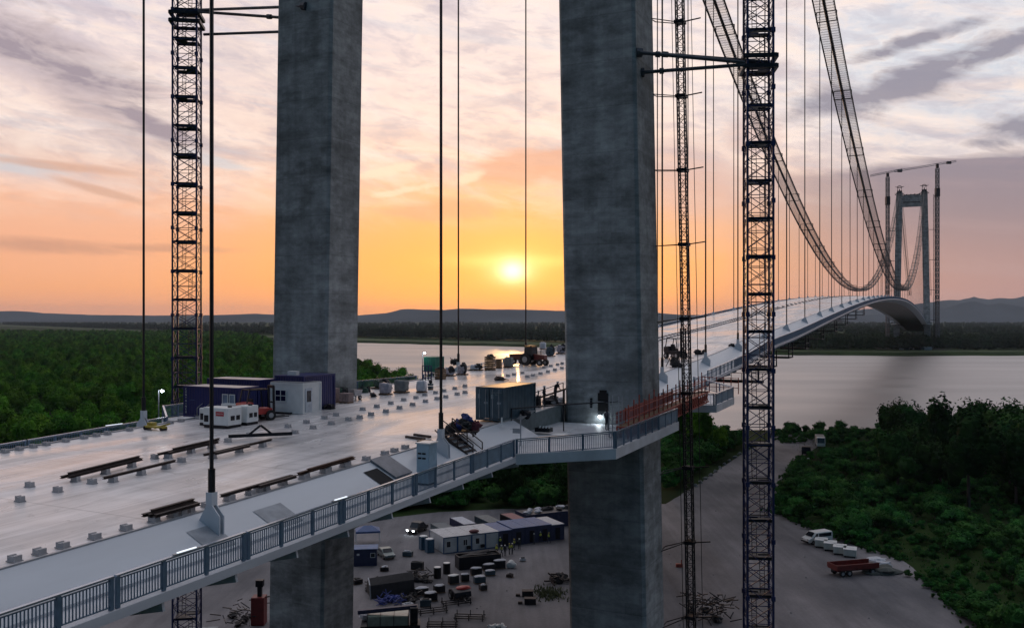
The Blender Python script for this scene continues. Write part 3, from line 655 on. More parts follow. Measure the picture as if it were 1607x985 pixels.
# ------------------------------------------------------------------ main cables, catwalks, hangers
ZMIN, ZTOP = 57.0, 191.5
def zc(s):
    if s < 0: return ZTOP + s * .42 + .00022 * s * s
    if s > 1120: return ZTOP - (s - 1120) * .42
    return ZMIN + (ZTOP - ZMIN) * ((s - 560) / 560) ** 2
HS = [25.7, 46.5, 67.4, 90.5, 114.4, 139.9, 166.1, 191.3, 217.4]
while HS[-1] < 1080: HS.append(HS[-1] + 25.1)
HSN = [-25.5, -46.3, -67., -90., -108.]
CST = list(range(-330, 0, 15)) + list(range(0, 1121, 10)) + list(range(1135, 1420, 15))
for sg, side, lb in ((-1, 'left', 'thick curved suspension cable with mesh catwalk, on the side nearer the setting sun'), (1, 'right', 'thick curved suspension cable with mesh catwalk, on the river side nearer the lattice mast')):
    root = bridge_empty('main_cable', lb, 'suspension cable', 'main cables of the bridge')
    m = MB(); m.path([(sg * TH, s, zc(s)) for s in CST], .42, 8); m.build('cable_strand', CABLEM, root, smooth=True)
    m = MB(); hw = 2.5
    for dx, dz in [(-hw + .25 * i, -1.35) for i in range(21)] + [(x_, -1.35 + q) for x_ in (-hw - .15, hw + .15) for q in (.25, .5, .75, 1., 1.4)]:
        m.path([(sg * TH + dx, s, zc(s) + dz) for s in CST], .04 if abs(dx) < 2.3 else .075, 3)
    s = 0.
    while s < 1120:
        z = zc(s) - 1.35; x_ = sg * TH
        m.beam((x_ - hw - .1, s, z), (x_ + hw + .1, s, z), .12, .06)
        for q in (-1, 1): m.beam((x_ + q * (hw + .1), s, z), (x_ + q * (hw + .18), s, z + 1.45), .07)
        s += 1.1 if s < 420 else 3.
    for i in range(28):                                         # heavier hoops
        s = 20 + i * 40
        z = zc(s); x_ = sg * TH
        for a_, b_ in (((-2.6, -1.5), (2.6, -1.5)), ((2.6, -1.5), (2.6, 1.2)), ((2.6, 1.2), (-2.6, 1.2)), ((-2.6, 1.2), (-2.6, -1.5))):
            m.beam((x_ + a_[0], s, z + a_[1]), (x_ + b_[0], s, z + b_[1]), .22)
    m.build('catwalk', NETM, root)
    for s in HSN + HS:
        zb_ = zr(s) + (1.0 if s < 100 else .4); m = MB(); r_ = .095 if s < 0 else (.10 if s < 100 else .12)
        m.tube((sg * TH, s, zb_), (sg * TH, s, zc(s)), r_, 6)
        if s < 100: m.tube((sg * TH, s, zb_ - .2), (sg * TH, s, zb_ + 1.2), r_ * 1.7, 8)
        h = m.build('hanger', CABLEM, root)
        if s < 100:
            m = MB(); z = zr(s) - .47; x_ = sg * TH            # white fin plates on the fairing carrying the hanger
            for dy in (-.13, .13):
                m.add([(x_ - sg * .6, s + dy - .03, z + .3), (x_ + sg * .62, s + dy - .03, z - .45), (x_ + sg * .62, s + dy - .03, z + .55), (x_ + sg * .15, s + dy - .03, z + 1.05), (x_ - sg * .15, s + dy - .03, z + 1.05),
                       (x_ - sg * .6, s + dy + .03, z + .3), (x_ + sg * .62, s + dy + .03, z - .45), (x_ + sg * .62, s + dy + .03, z + .55), (x_ + sg * .15, s + dy + .03, z + 1.05), (x_ - sg * .15, s + dy + .03, z + 1.05)],
                      [(0, 1, 2, 3, 4), (9, 8, 7, 6, 5), (0, 5, 6, 1), (1, 6, 7, 2), (2, 7, 8, 3), (3, 8, 9, 4), (4, 9, 5, 0)])
            m.cb(x_, s, z + 1.0, .36, .36, .6); m.build('anchor_fin', FAIR, h)
        else:
            m = MB(); z = zr(s) - .47; x_ = sg * TH; m.add([(x_ - sg * .8, s - .1, z + .35), (x_ + sg * .8, s - .1, z - .45), (x_ + sg * .1, s - .1, z + 1.3), (x_ - sg * .8, s + .1, z + .35), (x_ + sg * .8, s + .1, z - .45), (x_ + sg * .1, s + .1, z + 1.3)],
                          [(0, 1, 2), (5, 4, 3), (0, 3, 4, 1), (1, 4, 5, 2), (2, 5, 3, 0)]); m.build('anchor_fin', FAIR, h)

# ------------------------------------------------------------------ lattice masts
def lattice(m, w_, z0, z1, sec, rc, rb, kx=True):
    h = w_ / 2; cs = [(-h, -h), (h, -h), (h, h), (-h, h)]
    for x_, y_ in cs: m.beam((x_, y_, z0), (x_, y_, z1), rc)
    n = int(round((z1 - z0) / sec)); d = (z1 - z0) / n
    for i in range(n):
        a_, b_ = z0 + i * d, z0 + (i + 1) * d; mid = (a_ + b_) / 2
        for j in range(4):
            (xa, ya), (xb, yb) = cs[j], cs[(j + 1) % 4]
            m.beam((xa, ya, a_), (xb, yb, a_), rb)
            if kx: m.beam((xa, ya, a_), (xb, yb, b_), rb); m.beam((xb, yb, a_), (xa, ya, b_), rb)
            else:
                if (i + j) % 2: m.beam((xa, ya, a_), (xb, yb, b_), rb)
                else: m.beam((xb, yb, a_), (xa, ya, b_), rb)
    return n, d
def crane_mast(loc, rz, w_, label, z1, collar_z, leg_pts, sec=1.65):
    root = empty('lattice_crane_mast', loc, rz, label, 'crane mast')
    m = MB(); lattice(m, w_, 0, z1, sec, .19, .062); h = w_ / 2; z = 8.
    while z < z1 - 2:
        for x_, y_ in ((-h, -h), (h, -h), (h, h), (-h, h)): m.cb(x_, y_, z, .34, .34, .4)
        z += 4.95
    m.build('mast_frame', MASTM, root)
    j = MB(); h = w_ / 2; z = 3.3; i = 0; proto = {}
    while z < z1 - 3:
        sx_ = -1 if i % 2 else 1                                   # landing plates with a hatch, ladder between them
        if sx_ not in proto:
            m = MB(); m.box(-h + .12, -h + .12, 0, h - .12, -h * .25, .14); m.box(-h + .12, h * .35, 0, h - .12, h - .12, .14); m.box(-h + .12 if sx_ > 0 else 0, -h * .25, 0, 0 if sx_ > 0 else h - .12, h * .35, .14)
            m.box(-h + .1, -h + .1, -.06, h - .1, -h + .16, .2); m.box(-h + .1, h - .16, -.06, h - .1, h - .1, .2)
            proto[sx_] = lo_ = m.build('landing', STEEL, root); lo_.location = (0, 0, z)
        else: lo_ = proto[sx_].copy(); COL.objects.link(lo_); lo_.location = (0, 0, z)
        x_ = .35 * sx_
        for q in (-.2, .2): j.beam((x_ + q, -.1, z - 3.3 + .14), (x_ + q, .35, z), .05)
        for q in range(1, 11): j.beam((x_ - .2, -.1 + .045 * q, z - 3.3 + .3 * q), (x_ + .2, -.1 + .045 * q, z - 3.3 + .3 * q), .035)
        z += 3.3; i += 1
    j.build('ladder', STEEL, root)
    m = MB(); c = h + .28
    for z in (collar_z, collar_z - .9):
        for a_, b_ in (((-c, -c), (c, -c)), ((c, -c), (c, c)), ((c, c), (-c, c)), ((-c, c), (-c, -c))): m.beam((a_[0], a_[1], z), (b_[0], b_[1], z), .28, .35)
    o = m.build('tie_collar', STEEL, root)
    m = MB(); inv = (Matrix.Translation(loc) @ Matrix.Rotation(rz, 4, 'Z')).inverted()
    for (cx_, cy_, dz), lp in leg_pts:
        p = Vector((cx_ * c, cy_ * c, collar_z + dz)); q = inv @ lp; m.tube(p, q, .16, 8); mm = p.lerp(q, .78); mq = p.lerp(q, .82); m.tube(mm, mq, .27, 8)
        m.tube(p.lerp(q, .97), q, .42, 8)
    m.build('tie_strut', mat('tie_strut_grey', (.07, .08, .10), .5, .3), root)
    m = MB(); m.cb(0, 0, -.2, 6, 6, 1.2); m.build('base_block', CONC, root)
    return root
# left mast
def lp(s, t, z): return W(s, t, z)
zz = 72.2; tl = -(TL - (zz - 30) * LEAN)
yL = 104.7; xL = (293.5 - 803.5) / F * yL
crane_mast(Vector((xL, yL, 0)), R(8), 2.62, 'dark lattice crane mast beside the left concrete tower leg', 150, zz,
    [((1, -1, .3), lp(-2.85, tl + .3, zz - 2.6)), ((1, -1, .1), lp(-1.2, tl - 3.4, zz - 2.8)), ((1, 1, -1.5), lp(1.5, tl - 3.4, zz - 3.4))])
zz = 60.4; tr = TL - (zz - 30) * LEAN
yR = 80.5; xR = (1190 - 803.5) / F * yR
crane_mast(Vector((xR, yR, 0)), R(-6), 2.2, 'dark blue lattice crane mast right of the right tower leg, nearest of all masts', 120, zz,
    [((1, 1, .1), lp(-2.0, tr + 3.5, zz + .2)), ((-1, -1, -.6), lp(-2.4, tr + 3.5, zz + .1)), ((-1, -1, -.8), lp(-1.0, tr + 3.5, zz - 1.3))], 1.55)
# slim hoist mast climbing the right leg
root = bridge_empty('hoist_mast', 'slim ladder like hoist mast tied to the outer face of the right tower leg', 'hoist mast')
m = MB(); sh, th = 5.3, 22.05
sht = Matrix(((1, 0, -LEAN, th + 30 * LEAN), (0, 1, 0, sh), (0, 0, 1, 0), (0, 0, 0, 1))); m.M = sht
lattice(m, .66, .5, 186, .75, .11, .045, False); m.build('mast_frame', STEEL, root)
z = 3.
while z < 180:
    m = MB(); m.M = sht; m.beam((-.3, -.3, z), (-2.0, -3.5, z - .35), .07); m.beam((-.3, .3, z), (-1.85, -1.7, z - .2), .07); m.beam((-1.9, -3.5, z - .35), (-1.85, -1.7, z - .2), .07); m.beam((.3, 0, z), (1.9, .2, z + .2), .10); m.cb(0, 0, z - .15, .95, .95, .3); m.build('wall_tie', STEEL, root)
    z += 6.9
m = MB(); m.M = sht
for q in (-.9, .95): m.beam((q, .5, .5), (q, .5, 184), .05)
m.build('guide_cable', STEEL, root)
# ------------------------------------------------------------------ trees
rt = random.Random(11)
def crown_mesh(name, r, h, z0, nleaf, size, seed, mt, clumps=9, core=True, spread=.62):
    rg = np.random.default_rng(seed); cl = []
    for i in range(clumps):
        a_ = rg.uniform(0, 2 * math.pi); q = rg.uniform(.15, spread); zz = rg.uniform(.25, .9) ** .9
        cl.append((math.cos(a_) * q * r * (1.15 - .5 * zz), math.sin(a_) * q * r * (1.15 - .5 * zz), z0 + zz * h * .78, rg.uniform(.28, .5) * r, rg.uniform(.15, .26) * h))
    cl.append((0, 0, z0 + h * .5, r * .55, h * .42))
    vs = []; fs = []
    wts = np.array([c[3] ** 2 for c in cl]); wts /= wts.sum(); idx = rg.choice(len(cl), nleaf, p=wts)
    for c in idx:
        cx, cy, cz, rr, rh = cl[c]; d = rg.normal(size=3); d /= np.linalg.norm(d)
        if d[2] < -.35: d[2] *= -1
        k = rg.uniform(.72, 1.08)
        p = np.array((cx + d[0] * rr * k, cy + d[1] * rr * k, cz + d[2] * rh * k)); nrm = d + rg.normal(size=3) * .55; nrm /= np.linalg.norm(nrm)
        u_ = np.cross(nrm, rg.normal(size=3)); u_ /= np.linalg.norm(u_); v_ = np.cross(nrm, u_); sz = size * rg.uniform(.6, 1.35); o = len(vs)
        b_ = sz * rg.uniform(.45, .8)
        vs += [p - u_ * sz * .5, p - v_ * b_ * .5 + nrm * sz * .1, p + u_ * sz * .5, p + v_ * b_ * .5]; fs.append((o, o + 1, o + 2, o + 3))
    m = MB(); m.v = [tuple(v) for v in vs]; m.f = fs
    if core:
        for cx, cy, cz, rr, rh in cl: m.lump((cx, cy, cz), rr * .72, rr * .72, rh * .72, seed + cx, .2, 7, 5)
    me = bpy.data.meshes.new(name); me.from_pydata(m.v, [], m.f); me.materials.append(mt); me.update(); return me
def trunk_mesh(h, r, seed, limbs=4):
    rg = random.Random(seed); m = MB(); m.tube((0, 0, -.3), (rg.uniform(-.3, .3), rg.uniform(-.3, .3), h), r, 7, r * .55)
    for i in range(limbs):
        a_ = rg.uniform(0, 6.28); z = h * rg.uniform(.6, .95); m.tube((0, 0, z), (math.cos(a_) * h * .35, math.sin(a_) * h * .35, z + h * .4), r * .4, 5, r * .15)
    me = bpy.data.meshes.new('trunk'); me.from_pydata(m.v, [], m.f); me.materials.append(BARK); me.update(); return me
protos = []
for i in range(6):
    h = (11, 13, 12, 14, 10.5, 12.5)[i]; r = (4.6, 5.2, 4.4, 5.0, 5.4, 4.8)[i]
    protos.append((crown_mesh('crown', r, h * .8, h * .22, 1500, .62, 20 + i, LEAFM, 11), trunk_mesh(h * .5, .22, i)))
dprotos = [(crown_mesh('crown', r_, h_ * .86, h_ * .12, 1700, .6, 120 + i, LEAFSH, 13, spread=.7), trunk_mesh(h_ * .5, .25, 40 + i)) for i, (r_, h_) in enumerate(((4.6, 15), (5.2, 13), (3.6, 16), (5.6, 14)))]
bushes = []
for i in range(5):
    bushes.append((crown_mesh('crown', 1.7 + .2 * i, 2.6 + .25 * i, .05, 700, .30, 60 + i, LEAFB, 8), trunk_mesh(1.0, .07, i + 9)))
farp = [crown_mesh('crown', 7.5, 19, .5, 420, 1.7, 80 + i, LEAFF, 9) for i in range(3)]
def tree(x, y, pi, k, label, cat, grp, pr=None, name='tree', z=0., kz=None):
    cm, tm = (pr or protos)[pi]
    root = empty(name, (x, y, z), rt.uniform(0, 6.28), label, cat, grp); root.scale = (k, k, kz or k)
    for nm, me in (('crown', cm), ('trunk', tm)):
        o = bpy.data.objects.new(nm, me); COL.objects.link(o); o.parent = root
    return root
def bank_y(x):
    for i in range(len(NEAR) - 1):
        (x0, y0), (x1, y1) = NEAR[i], NEAR[i + 1]
        if x0 <= x <= x1: return y0 + (y1 - y0) * (x - x0) / (x1 - x0)
    return 400.
KEEP = [on_ground(1264, 700), on_ground(1266, 713), on_ground(1272, 708), on_ground(1287, 701), on_ground(1286, 706), on_ground(1340, 898), on_ground(1325, 895), on_ground(1372, 890)]
def blocked(x, y, r=6.5): return any((x - p.x) ** 2 + (y - p.y) ** 2 < r * r for p in KEEP)
# left floodplain forest: jittered grid, sorted by distance; nearest are single trees
cand = []
y = 120.
while y < 1900:
    sp = 6.6 if y < 420 else 9.5 if y < 900 else 14
    x = -.66 * y - 40
    while x < .03 * y + 6:
        px, py = x + rt.uniform(-.42, .42) * sp, y + rt.uniform(-.42, .42) * sp
        s, t = st(px, py)
        lim = -34 if s < 130 else -25
        inbank = py < bank_y(px) - 6
        if t < lim and inbank and not (px > -25 and py < 225) and not (px > -80 and py < 180):
            clear = noise.noise(Vector((px * .012, py * .012, 2.2)))
            if clear > -.20 or y > 330: cand.append((py, px))
        x += sp
    y += sp
cand.sort()
vis = [c for c in cand if abs(c[1]) < .62 * c[0]]
lead = vis[:150]; rest = vis[150:]
for (py, px) in lead:
    hv = noise.noise(Vector((px * .03, py * .03, 7.7)))
    tree(px, py, rt.randrange(6), 1.0 + .45 * hv + rt.uniform(-.2, .22), 'broadleaf tree in the dense dark green forest left of the bridge', 'tree', 'trees of the floodplain forest left of the bridge')
# dark trees under and beyond the bridge
for i, (u, v, k) in enumerate(((1100, 712, 1.25), (1072, 706, 1.1), (1130, 716, .7))):
    p = on_ground(u, v); tree(p.x, p.y, i, k, ('tall dark tree behind the hoist mast at the river bank', 'dark round tree in the bridge shadow behind the platform', 'low dark tree left of the crane mast by the river')[i], 'tree', 'trees at the river bank below the bridge')
k_ = 0
for s in range(70, 200, 9):
    for t in (-22, -13, -4, 5, 12):
        p = W(s + rt.uniform(-3, 3), t + rt.uniform(-3, 3))
        if p.y > bank_y(p.x) - 8: continue
        if p.y > 178 and p.x < 22:
            tree(p.x, p.y, rt.randrange(6), rt.uniform(.55, .85), 'dark tree growing in the shade under the bridge deck', 'tree', 'trees in the shade beneath the bridge')
# right: stand of tall dark trees by the water
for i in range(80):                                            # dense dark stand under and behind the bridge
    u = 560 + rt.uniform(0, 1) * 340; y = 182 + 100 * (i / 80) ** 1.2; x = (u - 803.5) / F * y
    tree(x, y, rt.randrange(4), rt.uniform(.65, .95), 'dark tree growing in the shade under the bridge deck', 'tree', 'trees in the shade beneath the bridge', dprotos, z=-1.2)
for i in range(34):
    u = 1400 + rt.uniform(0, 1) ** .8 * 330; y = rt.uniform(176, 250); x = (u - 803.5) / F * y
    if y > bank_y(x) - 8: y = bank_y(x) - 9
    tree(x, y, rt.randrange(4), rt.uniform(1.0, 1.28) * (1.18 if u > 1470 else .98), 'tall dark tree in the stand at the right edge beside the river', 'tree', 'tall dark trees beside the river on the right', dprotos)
# right: shrubs
ROAD_R = [(1225, 690), (1262, 715), (1232, 760), (1214, 800), (1255, 822), (1330, 850), (1420, 880), (1470, 925), (1540, 985), (1600, 1060)]
def road_edge_x(y):
    v = HZ + CH * F / y; us = np.interp(v, [r_[1] for r_ in ROAD_R], [r_[0] for r_ in ROAD_R]); return (us - 803.5) / F * y
sc_ = 0
y = 98.
SHR = []
while y < 315:
    x = road_edge_x(y) + 1.8
    while x < .60 * y + 3:
        px, py = x + rt.uniform(-1.2, 1.2), y + rt.uniform(-1.3, 1.3)
        if px > road_edge_x(py) + 1.2 and py < bank_y(px) - 5 and not blocked(px, py): SHR.append((px, py))
        x += 3.5
    y += 3.5
rt.shuffle(SHR); SHR.sort(key=lambda q: q[1])
LS = SHR[:520]; RS = SHR[520:]
for px, py in LS:
    q = noise.noise(Vector((px * .10, py * .055, 1.1)))
    if q < .0: continue
    tree(px, py, rt.randrange(5), 1.15 + .9 * q + rt.uniform(-.25, .4), 'rounded green shrub in the thicket right of the gravel yard', 'shrub', 'shrubs right of the gravel yard', bushes, 'shrub', kz=.9 + .9 * q + rt.uniform(-.2, .3))
# GN scatter for the masses nobody could count
def scatter(name, pts, meshes, label, kmin, kmax, zs=1.0):
    me = bpy.data.meshes.new(name); me.from_pydata([tuple(p) for p in pts], [], []); me.update()
    o = bpy.data.objects.new(name, me); COL.objects.link(o); tag(o, label, 'vegetation', kind='stuff')
    g = bpy.data.node_groups.new(name, 'GeometryNodeTree'); g.interface.new_socket('Geometry', in_out='INPUT', socket_type='NodeSocketGeometry'); g.interface.new_socket('Geometry', in_out='OUTPUT', socket_type='NodeSocketGeometry')
    gi = g.nodes.new('NodeGroupInput'); go = g.nodes.new('NodeGroupOutput'); ip = g.nodes.new('GeometryNodeInstanceOnPoints'); gt = g.nodes.new('GeometryNodeGeometryToInstance')
    for q in meshes:
        oi = g.nodes.new('GeometryNodeObjectInfo'); oi.inputs['Object'].default_value = q; oi.inputs['As Instance'].default_value = True; g.links.new(oi.outputs['Geometry'], gt.inputs[0])
    g.links.new(gi.outputs[0], ip.inputs['Points']); g.links.new(gt.outputs[0], ip.inputs['Instance']); ip.inputs['Pick Instance'].default_value = True
    rv = g.nodes.new('FunctionNodeRandomValue'); rv.data_type = 'FLOAT_VECTOR'; rv.inputs[0].default_value = (0, 0, 0); rv.inputs[1].default_value = (0.08, .08, 6.28)
    rs = g.nodes.new('FunctionNodeRandomValue'); rs.data_type = 'FLOAT'; rs.inputs[2].default_value = kmin; rs.inputs[3].default_value = kmax; rs.inputs['Seed'].default_value = 5
    ri = g.nodes.new('FunctionNodeRandomValue'); ri.data_type = 'INT'; ri.inputs[4].default_value = 0; ri.inputs[5].default_value = len(meshes) - 1; ri.inputs['Seed'].default_value = 9
    cx = g.nodes.new('ShaderNodeCombineXYZ'); mu = g.nodes.new('ShaderNodeMath'); mu.operation = 'MULTIPLY'; mu.inputs[1].default_value = zs
    g.links.new(rs.outputs[1], cx.inputs[0]); g.links.new(rs.outputs[1], cx.inputs[1]); g.links.new(rs.outputs[1], mu.inputs[0]); g.links.new(mu.outputs[0], cx.inputs[2])
    g.links.new(rv.outputs[0], ip.inputs['Rotation']); g.links.new(cx.outputs[0], ip.inputs['Scale']); g.links.new(ri.outputs[2], ip.inputs['Instance Index']); g.links.new(ip.outputs[0], go.inputs[0])
    mo = o.modifiers.new('scatter', 'NODES'); mo.node_group = g; return o
def holder(me, name, loc):
    root = empty(name, loc, 0, 'dark tree in the far wood beyond the river', 'tree', 'trees of the wood beyond the river'); o = bpy.data.objects.new('crown', me); COL.objects.link(o); o.parent = root; return o
crowns = []
for i in range(6): crowns.append([o for o in bpy.data.objects if o.data == protos[i][0]][0])
bcro = []
for i in range(5): bcro.append([o for o in bpy.data.objects if o.data == bushes[i][0]][0])
scatter('floodplain_forest', [(px, py, 0) for py, px in rest], crowns, 'distant mass of the floodplain forest left of the bridge', .8, 1.2)
scatter('shrub_thicket', [(px, py, 0) for px, py in RS if noise.noise(Vector((px * .10, py * .055, 1.1))) > -.02], bcro, 'dense thicket on the slope towards the river', .7, 1.3)
fpts = []
def far_y(x):
    for i in range(len(FAR) - 1):
        (x0, y0), (x1, y1) = FAR[i], FAR[i + 1]
        if x0 <= x <= x1: return y0 + (y1 - y0) * (x - x0) / (x1 - x0)
    return 2000.
x = -2600.
while x < 1500:
    fy = far_y(x); off = 55 if x > 180 else 55 + 150 * min(1, (180 - x) / 300)
    nrow = 7 if x < 100 else 16
    for r_ in range(nrow):
        yy = fy + off + r_ * 13 + 25 * noise.noise(Vector((x * .006, 0, 4.4))) + rt.uniform(-6, 6)
        xx = x + rt.uniform(-4, 4)
        if abs(xx) < .62 * yy: fpts.append((xx, yy, .3 - 5 * max(0, noise.noise(Vector((xx * .012, yy * .004, 1))))))
    x += 10 if x > -700 else 16
for _ in range(4200):                                             # scattered woods further back
    yy = rt.uniform(1700, 5200); xx = rt.uniform(-.62, .62) * yy
    if yy > far_y(xx) + 150 and noise.noise(Vector((xx * .0016, yy * .0022, 6.))) > (-.12 if xx < 250 else -.45): fpts.append((xx, yy, 0))
fh = [holder(farp[i], 'tree', (430 + 60 * i, 1075 + 8 * i, .3)) for i in range(3)]
scatter('far_wood', fpts, fh, 'dark wood lining the far river bank', .85, 1.1, .92)
# shore shrubs near bank left and right of ramp
spts = []
for i in range(len(NEARJ) - 1):
    x0, y0 = NEARJ[i]
    if -60 < x0 < 260 and not (95 < x0 < 112):
        for _ in range(9):
            px, py = x0 + rt.uniform(-6, 6), y0 - rt.uniform(3, 22)
            if py < 320 and px > road_edge_x(min(py, 310)) - 40 and px < road_edge_x(min(py, 310)) - 16 or px > road_edge_x(min(py, 310)) + 2 or px < 40:
                if not blocked(px, py, 9): spts.append((px, py, 0))
for _ in range(420):                                             # green strip between bridge and ramp road
    u = rt.uniform(1046, 1160); v = rt.uniform(694, 770)
    if v < 770 - (u - 1046) * .62: spts.append(tuple(on_ground(u, v)))
scatter('bank_scrub', spts, bcro, 'low green scrub along the near river bank', .8, 1.7)
under = []
while len(under) < 620:
    u = rt.uniform(420, 905); y = rt.uniform(178, 300); under.append(((u - 803.5) / F * y, y, -.3))
low = [(px + rt.uniform(-1, 1), py + rt.uniform(-1, 1), -.1) for px, py in SHR for _ in range(2) if noise.noise(Vector((px * .10, py * .055, 1.1))) < .03]
scatter('low_scrub', low, bcro, 'low dark scrub filling the gaps between the shrubs', .3, .65)
scatter('shade_scrub', under, bcro, 'dark scrub in the shade beneath the bridge', 1.0, 2.0)
edge = []
for _ in range(1500):                                            # weeds creeping over the yard edges
    y = 98 + 205 * rt.random()
    if blocked(road_edge_x(y), y, 7): continue
    edge.append((road_edge_x(y) + rt.gauss(.3, .9) + .8 * noise.noise(Vector((y * .4, 0, 5))), y, 0))
scatter('weeds', edge, bcro, 'low weeds creeping over the edge of the gravel', .08, .38)
m = MB()
for _ in range(1100):                                            # loose stones
    y = 100 + 200 * rt.random() ** 1.6; x = rt.uniform(-.26, .55) * y
    if x > road_edge_x(y) - .5 or (y > 172 and x < 38): continue
    r_ = .05 + .17 * rt.random() ** 5; a_ = rt.uniform(0, 1.5); c, d = math.cos(a_) * r_, math.sin(a_) * r_
    m.add([(x - c, y - d, .03), (x + d, y - c, .03), (x + c, y + d, .03), (x - d, y + c, .03), (x, y, .03 + r_ * .8)], [(0, 1, 4), (1, 2, 4), (2, 3, 4), (3, 0, 4)])
tag(m.build('loose_stones', mat('stone_grey', (.20, .20, .21), .9)), 'loose stones scattered over the gravel yard', 'stones', kind='stuff')
# grass and weeds under the shrubs
gv = []; rg = np.random.default_rng(3); m = MB()
for _ in range(14000):
    y = rg.uniform(100, 300); x = rg.uniform(.2, .6) * y
    if x < road_edge_x(y) + rg.uniform(-.5, 1.5): continue
    h = rg.uniform(.12, .4); a_ = rg.uniform(0, 6.28); dx, dy = math.cos(a_) * .12, math.sin(a_) * .12
    m.add([(x - dx, y - dy, 0), (x + dx, y + dy, 0), (x + dx * .3 + rg.uniform(-.2, .2), y + dy * .3, h)], [(0, 1, 2)])
tag(m.build('grass', LEAFB), 'rough grass between the shrubs right of the yard', 'grass', kind='stuff')

# ------------------------------------------------------------------ gravel yard and ramp road (sheet over the ground)
def px_poly(pts, z): return [tuple(on_ground(u, v)[:2]) + (z,) for u, v in pts]
yard = [(-900, 1500), (-300, 900), (100, 880), (330, 872), (540, 838), (585, 815), (690, 803), (880, 795), (1046, 790), (1085, 766), (1130, 735), (1165, 712), (1205, 690), (1222, 681), (1262, 682), (1300, 689),
        (1262, 715), (1232, 760), (1214, 800), (1255, 822), (1330, 850), (1420, 880), (1470, 925), (1540, 985), (1600, 1060), (1750, 1250), (2300, 2200)]
pp = px_poly(yard, .03)
jj = []
for i in range(len(pp) - 1):
    a_, b_ = Vector(pp[i]), Vector(pp[i + 1]); n = max(1, min(20, int((b_ - a_).length / 3)))
    for k in range(n):
        p = a_.lerp(b_, k / n); w_ = .9 * noise.noise(Vector((p.x * .2, p.y * .2, 3))) ; jj.append((p.x + w_, p.y + w_, .03))
jj += [pp[-1], (60, 20, .03), (-60, 20, .03)]
yardm = bpy.data.materials.new('yard_gravel'); yardm.use_nodes = True; t = yardm.node_tree; b = t.nodes['Principled BSDF']; b.inputs['Roughness'].default_value = .85
tcn = t.nodes.new('ShaderNodeTexCoord')
def nz_(s3, det, r_=.6):
    mp = t.nodes.new('ShaderNodeMapping'); mp.inputs['Scale'].default_value = s3; mp.inputs['Rotation'].default_value = (0, 0, -.35); q = t.nodes.new('ShaderNodeTexNoise'); q.inputs['Scale'].default_value = 1; q.inputs['Detail'].default_value = det; q.inputs['Roughness'].default_value = r_
    t.links.new(tcn.outputs['Object'], mp.inputs[0]); t.links.new(mp.outputs[0], q.inputs['Vector']); return q.outputs[0]
a1 = nz_((.06, .03, 1), 8); a2 = nz_((.8, .035, 1), 7, .6); a3 = nz_((2.2, 2.2, 1), 9, .8)
r1 = t.nodes.new('ShaderNodeValToRGB'); r1.color_ramp.elements[0].position = .36; r1.color_ramp.elements[1].position = .66; r1.color_ramp.elements[0].color = (.115, .12, .14, 1); r1.color_ramp.elements[1].color = (.36, .345, .365, 1); t.links.new(a1, r1.inputs[0])
m1 = t.nodes.new('ShaderNodeMix'); m1.data_type = 'RGBA'; m1.blend_type = 'MULTIPLY'; m1.inputs[0].default_value = .8
r2 = t.nodes.new('ShaderNodeValToRGB'); r2.color_ramp.elements[0].position = .3; r2.color_ramp.elements[1].position = .6; r2.color_ramp.elements[0].color = (.72, .72, .72, 1); r2.color_ramp.elements[1].color = (1, 1, 1, 1)
t.links.new(a2, r2.inputs[0]); t.links.new(r1.outputs[0], m1.inputs[6]); t.links.new(r2.outputs[0], m1.inputs[7])
m2 = t.nodes.new('ShaderNodeMix'); m2.data_type = 'RGBA'; m2.blend_type = 'MULTIPLY'; m2.inputs[0].default_value = .6
t.links.new(m1.outputs[2], m2.inputs[6]); t.links.new(a3, m2.inputs[7]); t.links.new(m2.outputs[2], b.inputs['Base Color'])
m = MB(); m.add(jj, [tuple(range(len(jj)))[::-1]]); tag(m.build('gravel_yard', yardm), kind='structure')
m = MB(); rr = random.Random(2)
for i in range(13):
    v = 763 - i * 5.6; u = 1092 + i * 7.6; p = on_ground(u, v); m = MB(); m.lump((0, 0, .25), .55, .5, .4, i, .4, 7, 5)
    if i == 0: bl = m.build('boulder', CONC); bl.location = p; tag(bl, 'pale boulder in the row edging the ramp road', 'boulder', 'boulders edging the ramp road')
    else: q = copy_tree(bl, None, p, i * 1.1); q.scale = (1 + .3 * math.sin(i), 1, 1)

# ------------------------------------------------------------------ haze: one box of even air round everything
m = MB(); m.box(-15900, -250, -6.4, 15900, 16900, 240)
hz = bpy.data.materials.new('haze_air'); hz.use_nodes = True; t = hz.node_tree; t.nodes.clear()
pv = t.nodes.new('ShaderNodeVolumePrincipled'); pv.inputs['Density'].default_value = .000034; pv.inputs['Color'].default_value = (.74, .86, 1, 1); pv.inputs['Anisotropy'].default_value = .1
mo = t.nodes.new('ShaderNodeOutputMaterial'); t.links.new(pv.outputs[0], mo.inputs['Volume'])
HAZE = m.build('haze', hz); tag(HAZE, kind='stuff'); HAZE.display_type = 'WIRE'
# ================================================================== objects on the deck
def zd(s, t): return zr(s) + .12 * (1 - min(1, abs(t) / 12.5))
def deck_pt(u, v):
    s, t, z, mp = on_deck(u, v); return s, t, zd(s, t), mp
def dput(name, u, v, label, cat, group=None, rz=0., lift=0.):
    s, t, z, mp = deck_pt(u, v); o = empty(name, W(s, t, z + lift), -A + rz, label, cat, group); return o, mp
def gput(name, u, v, label, cat, group=None, rz=0., z=.04):
    p = on_ground(u, v, z); return empty(name, p, rz, label, cat, group), (p.y / F)
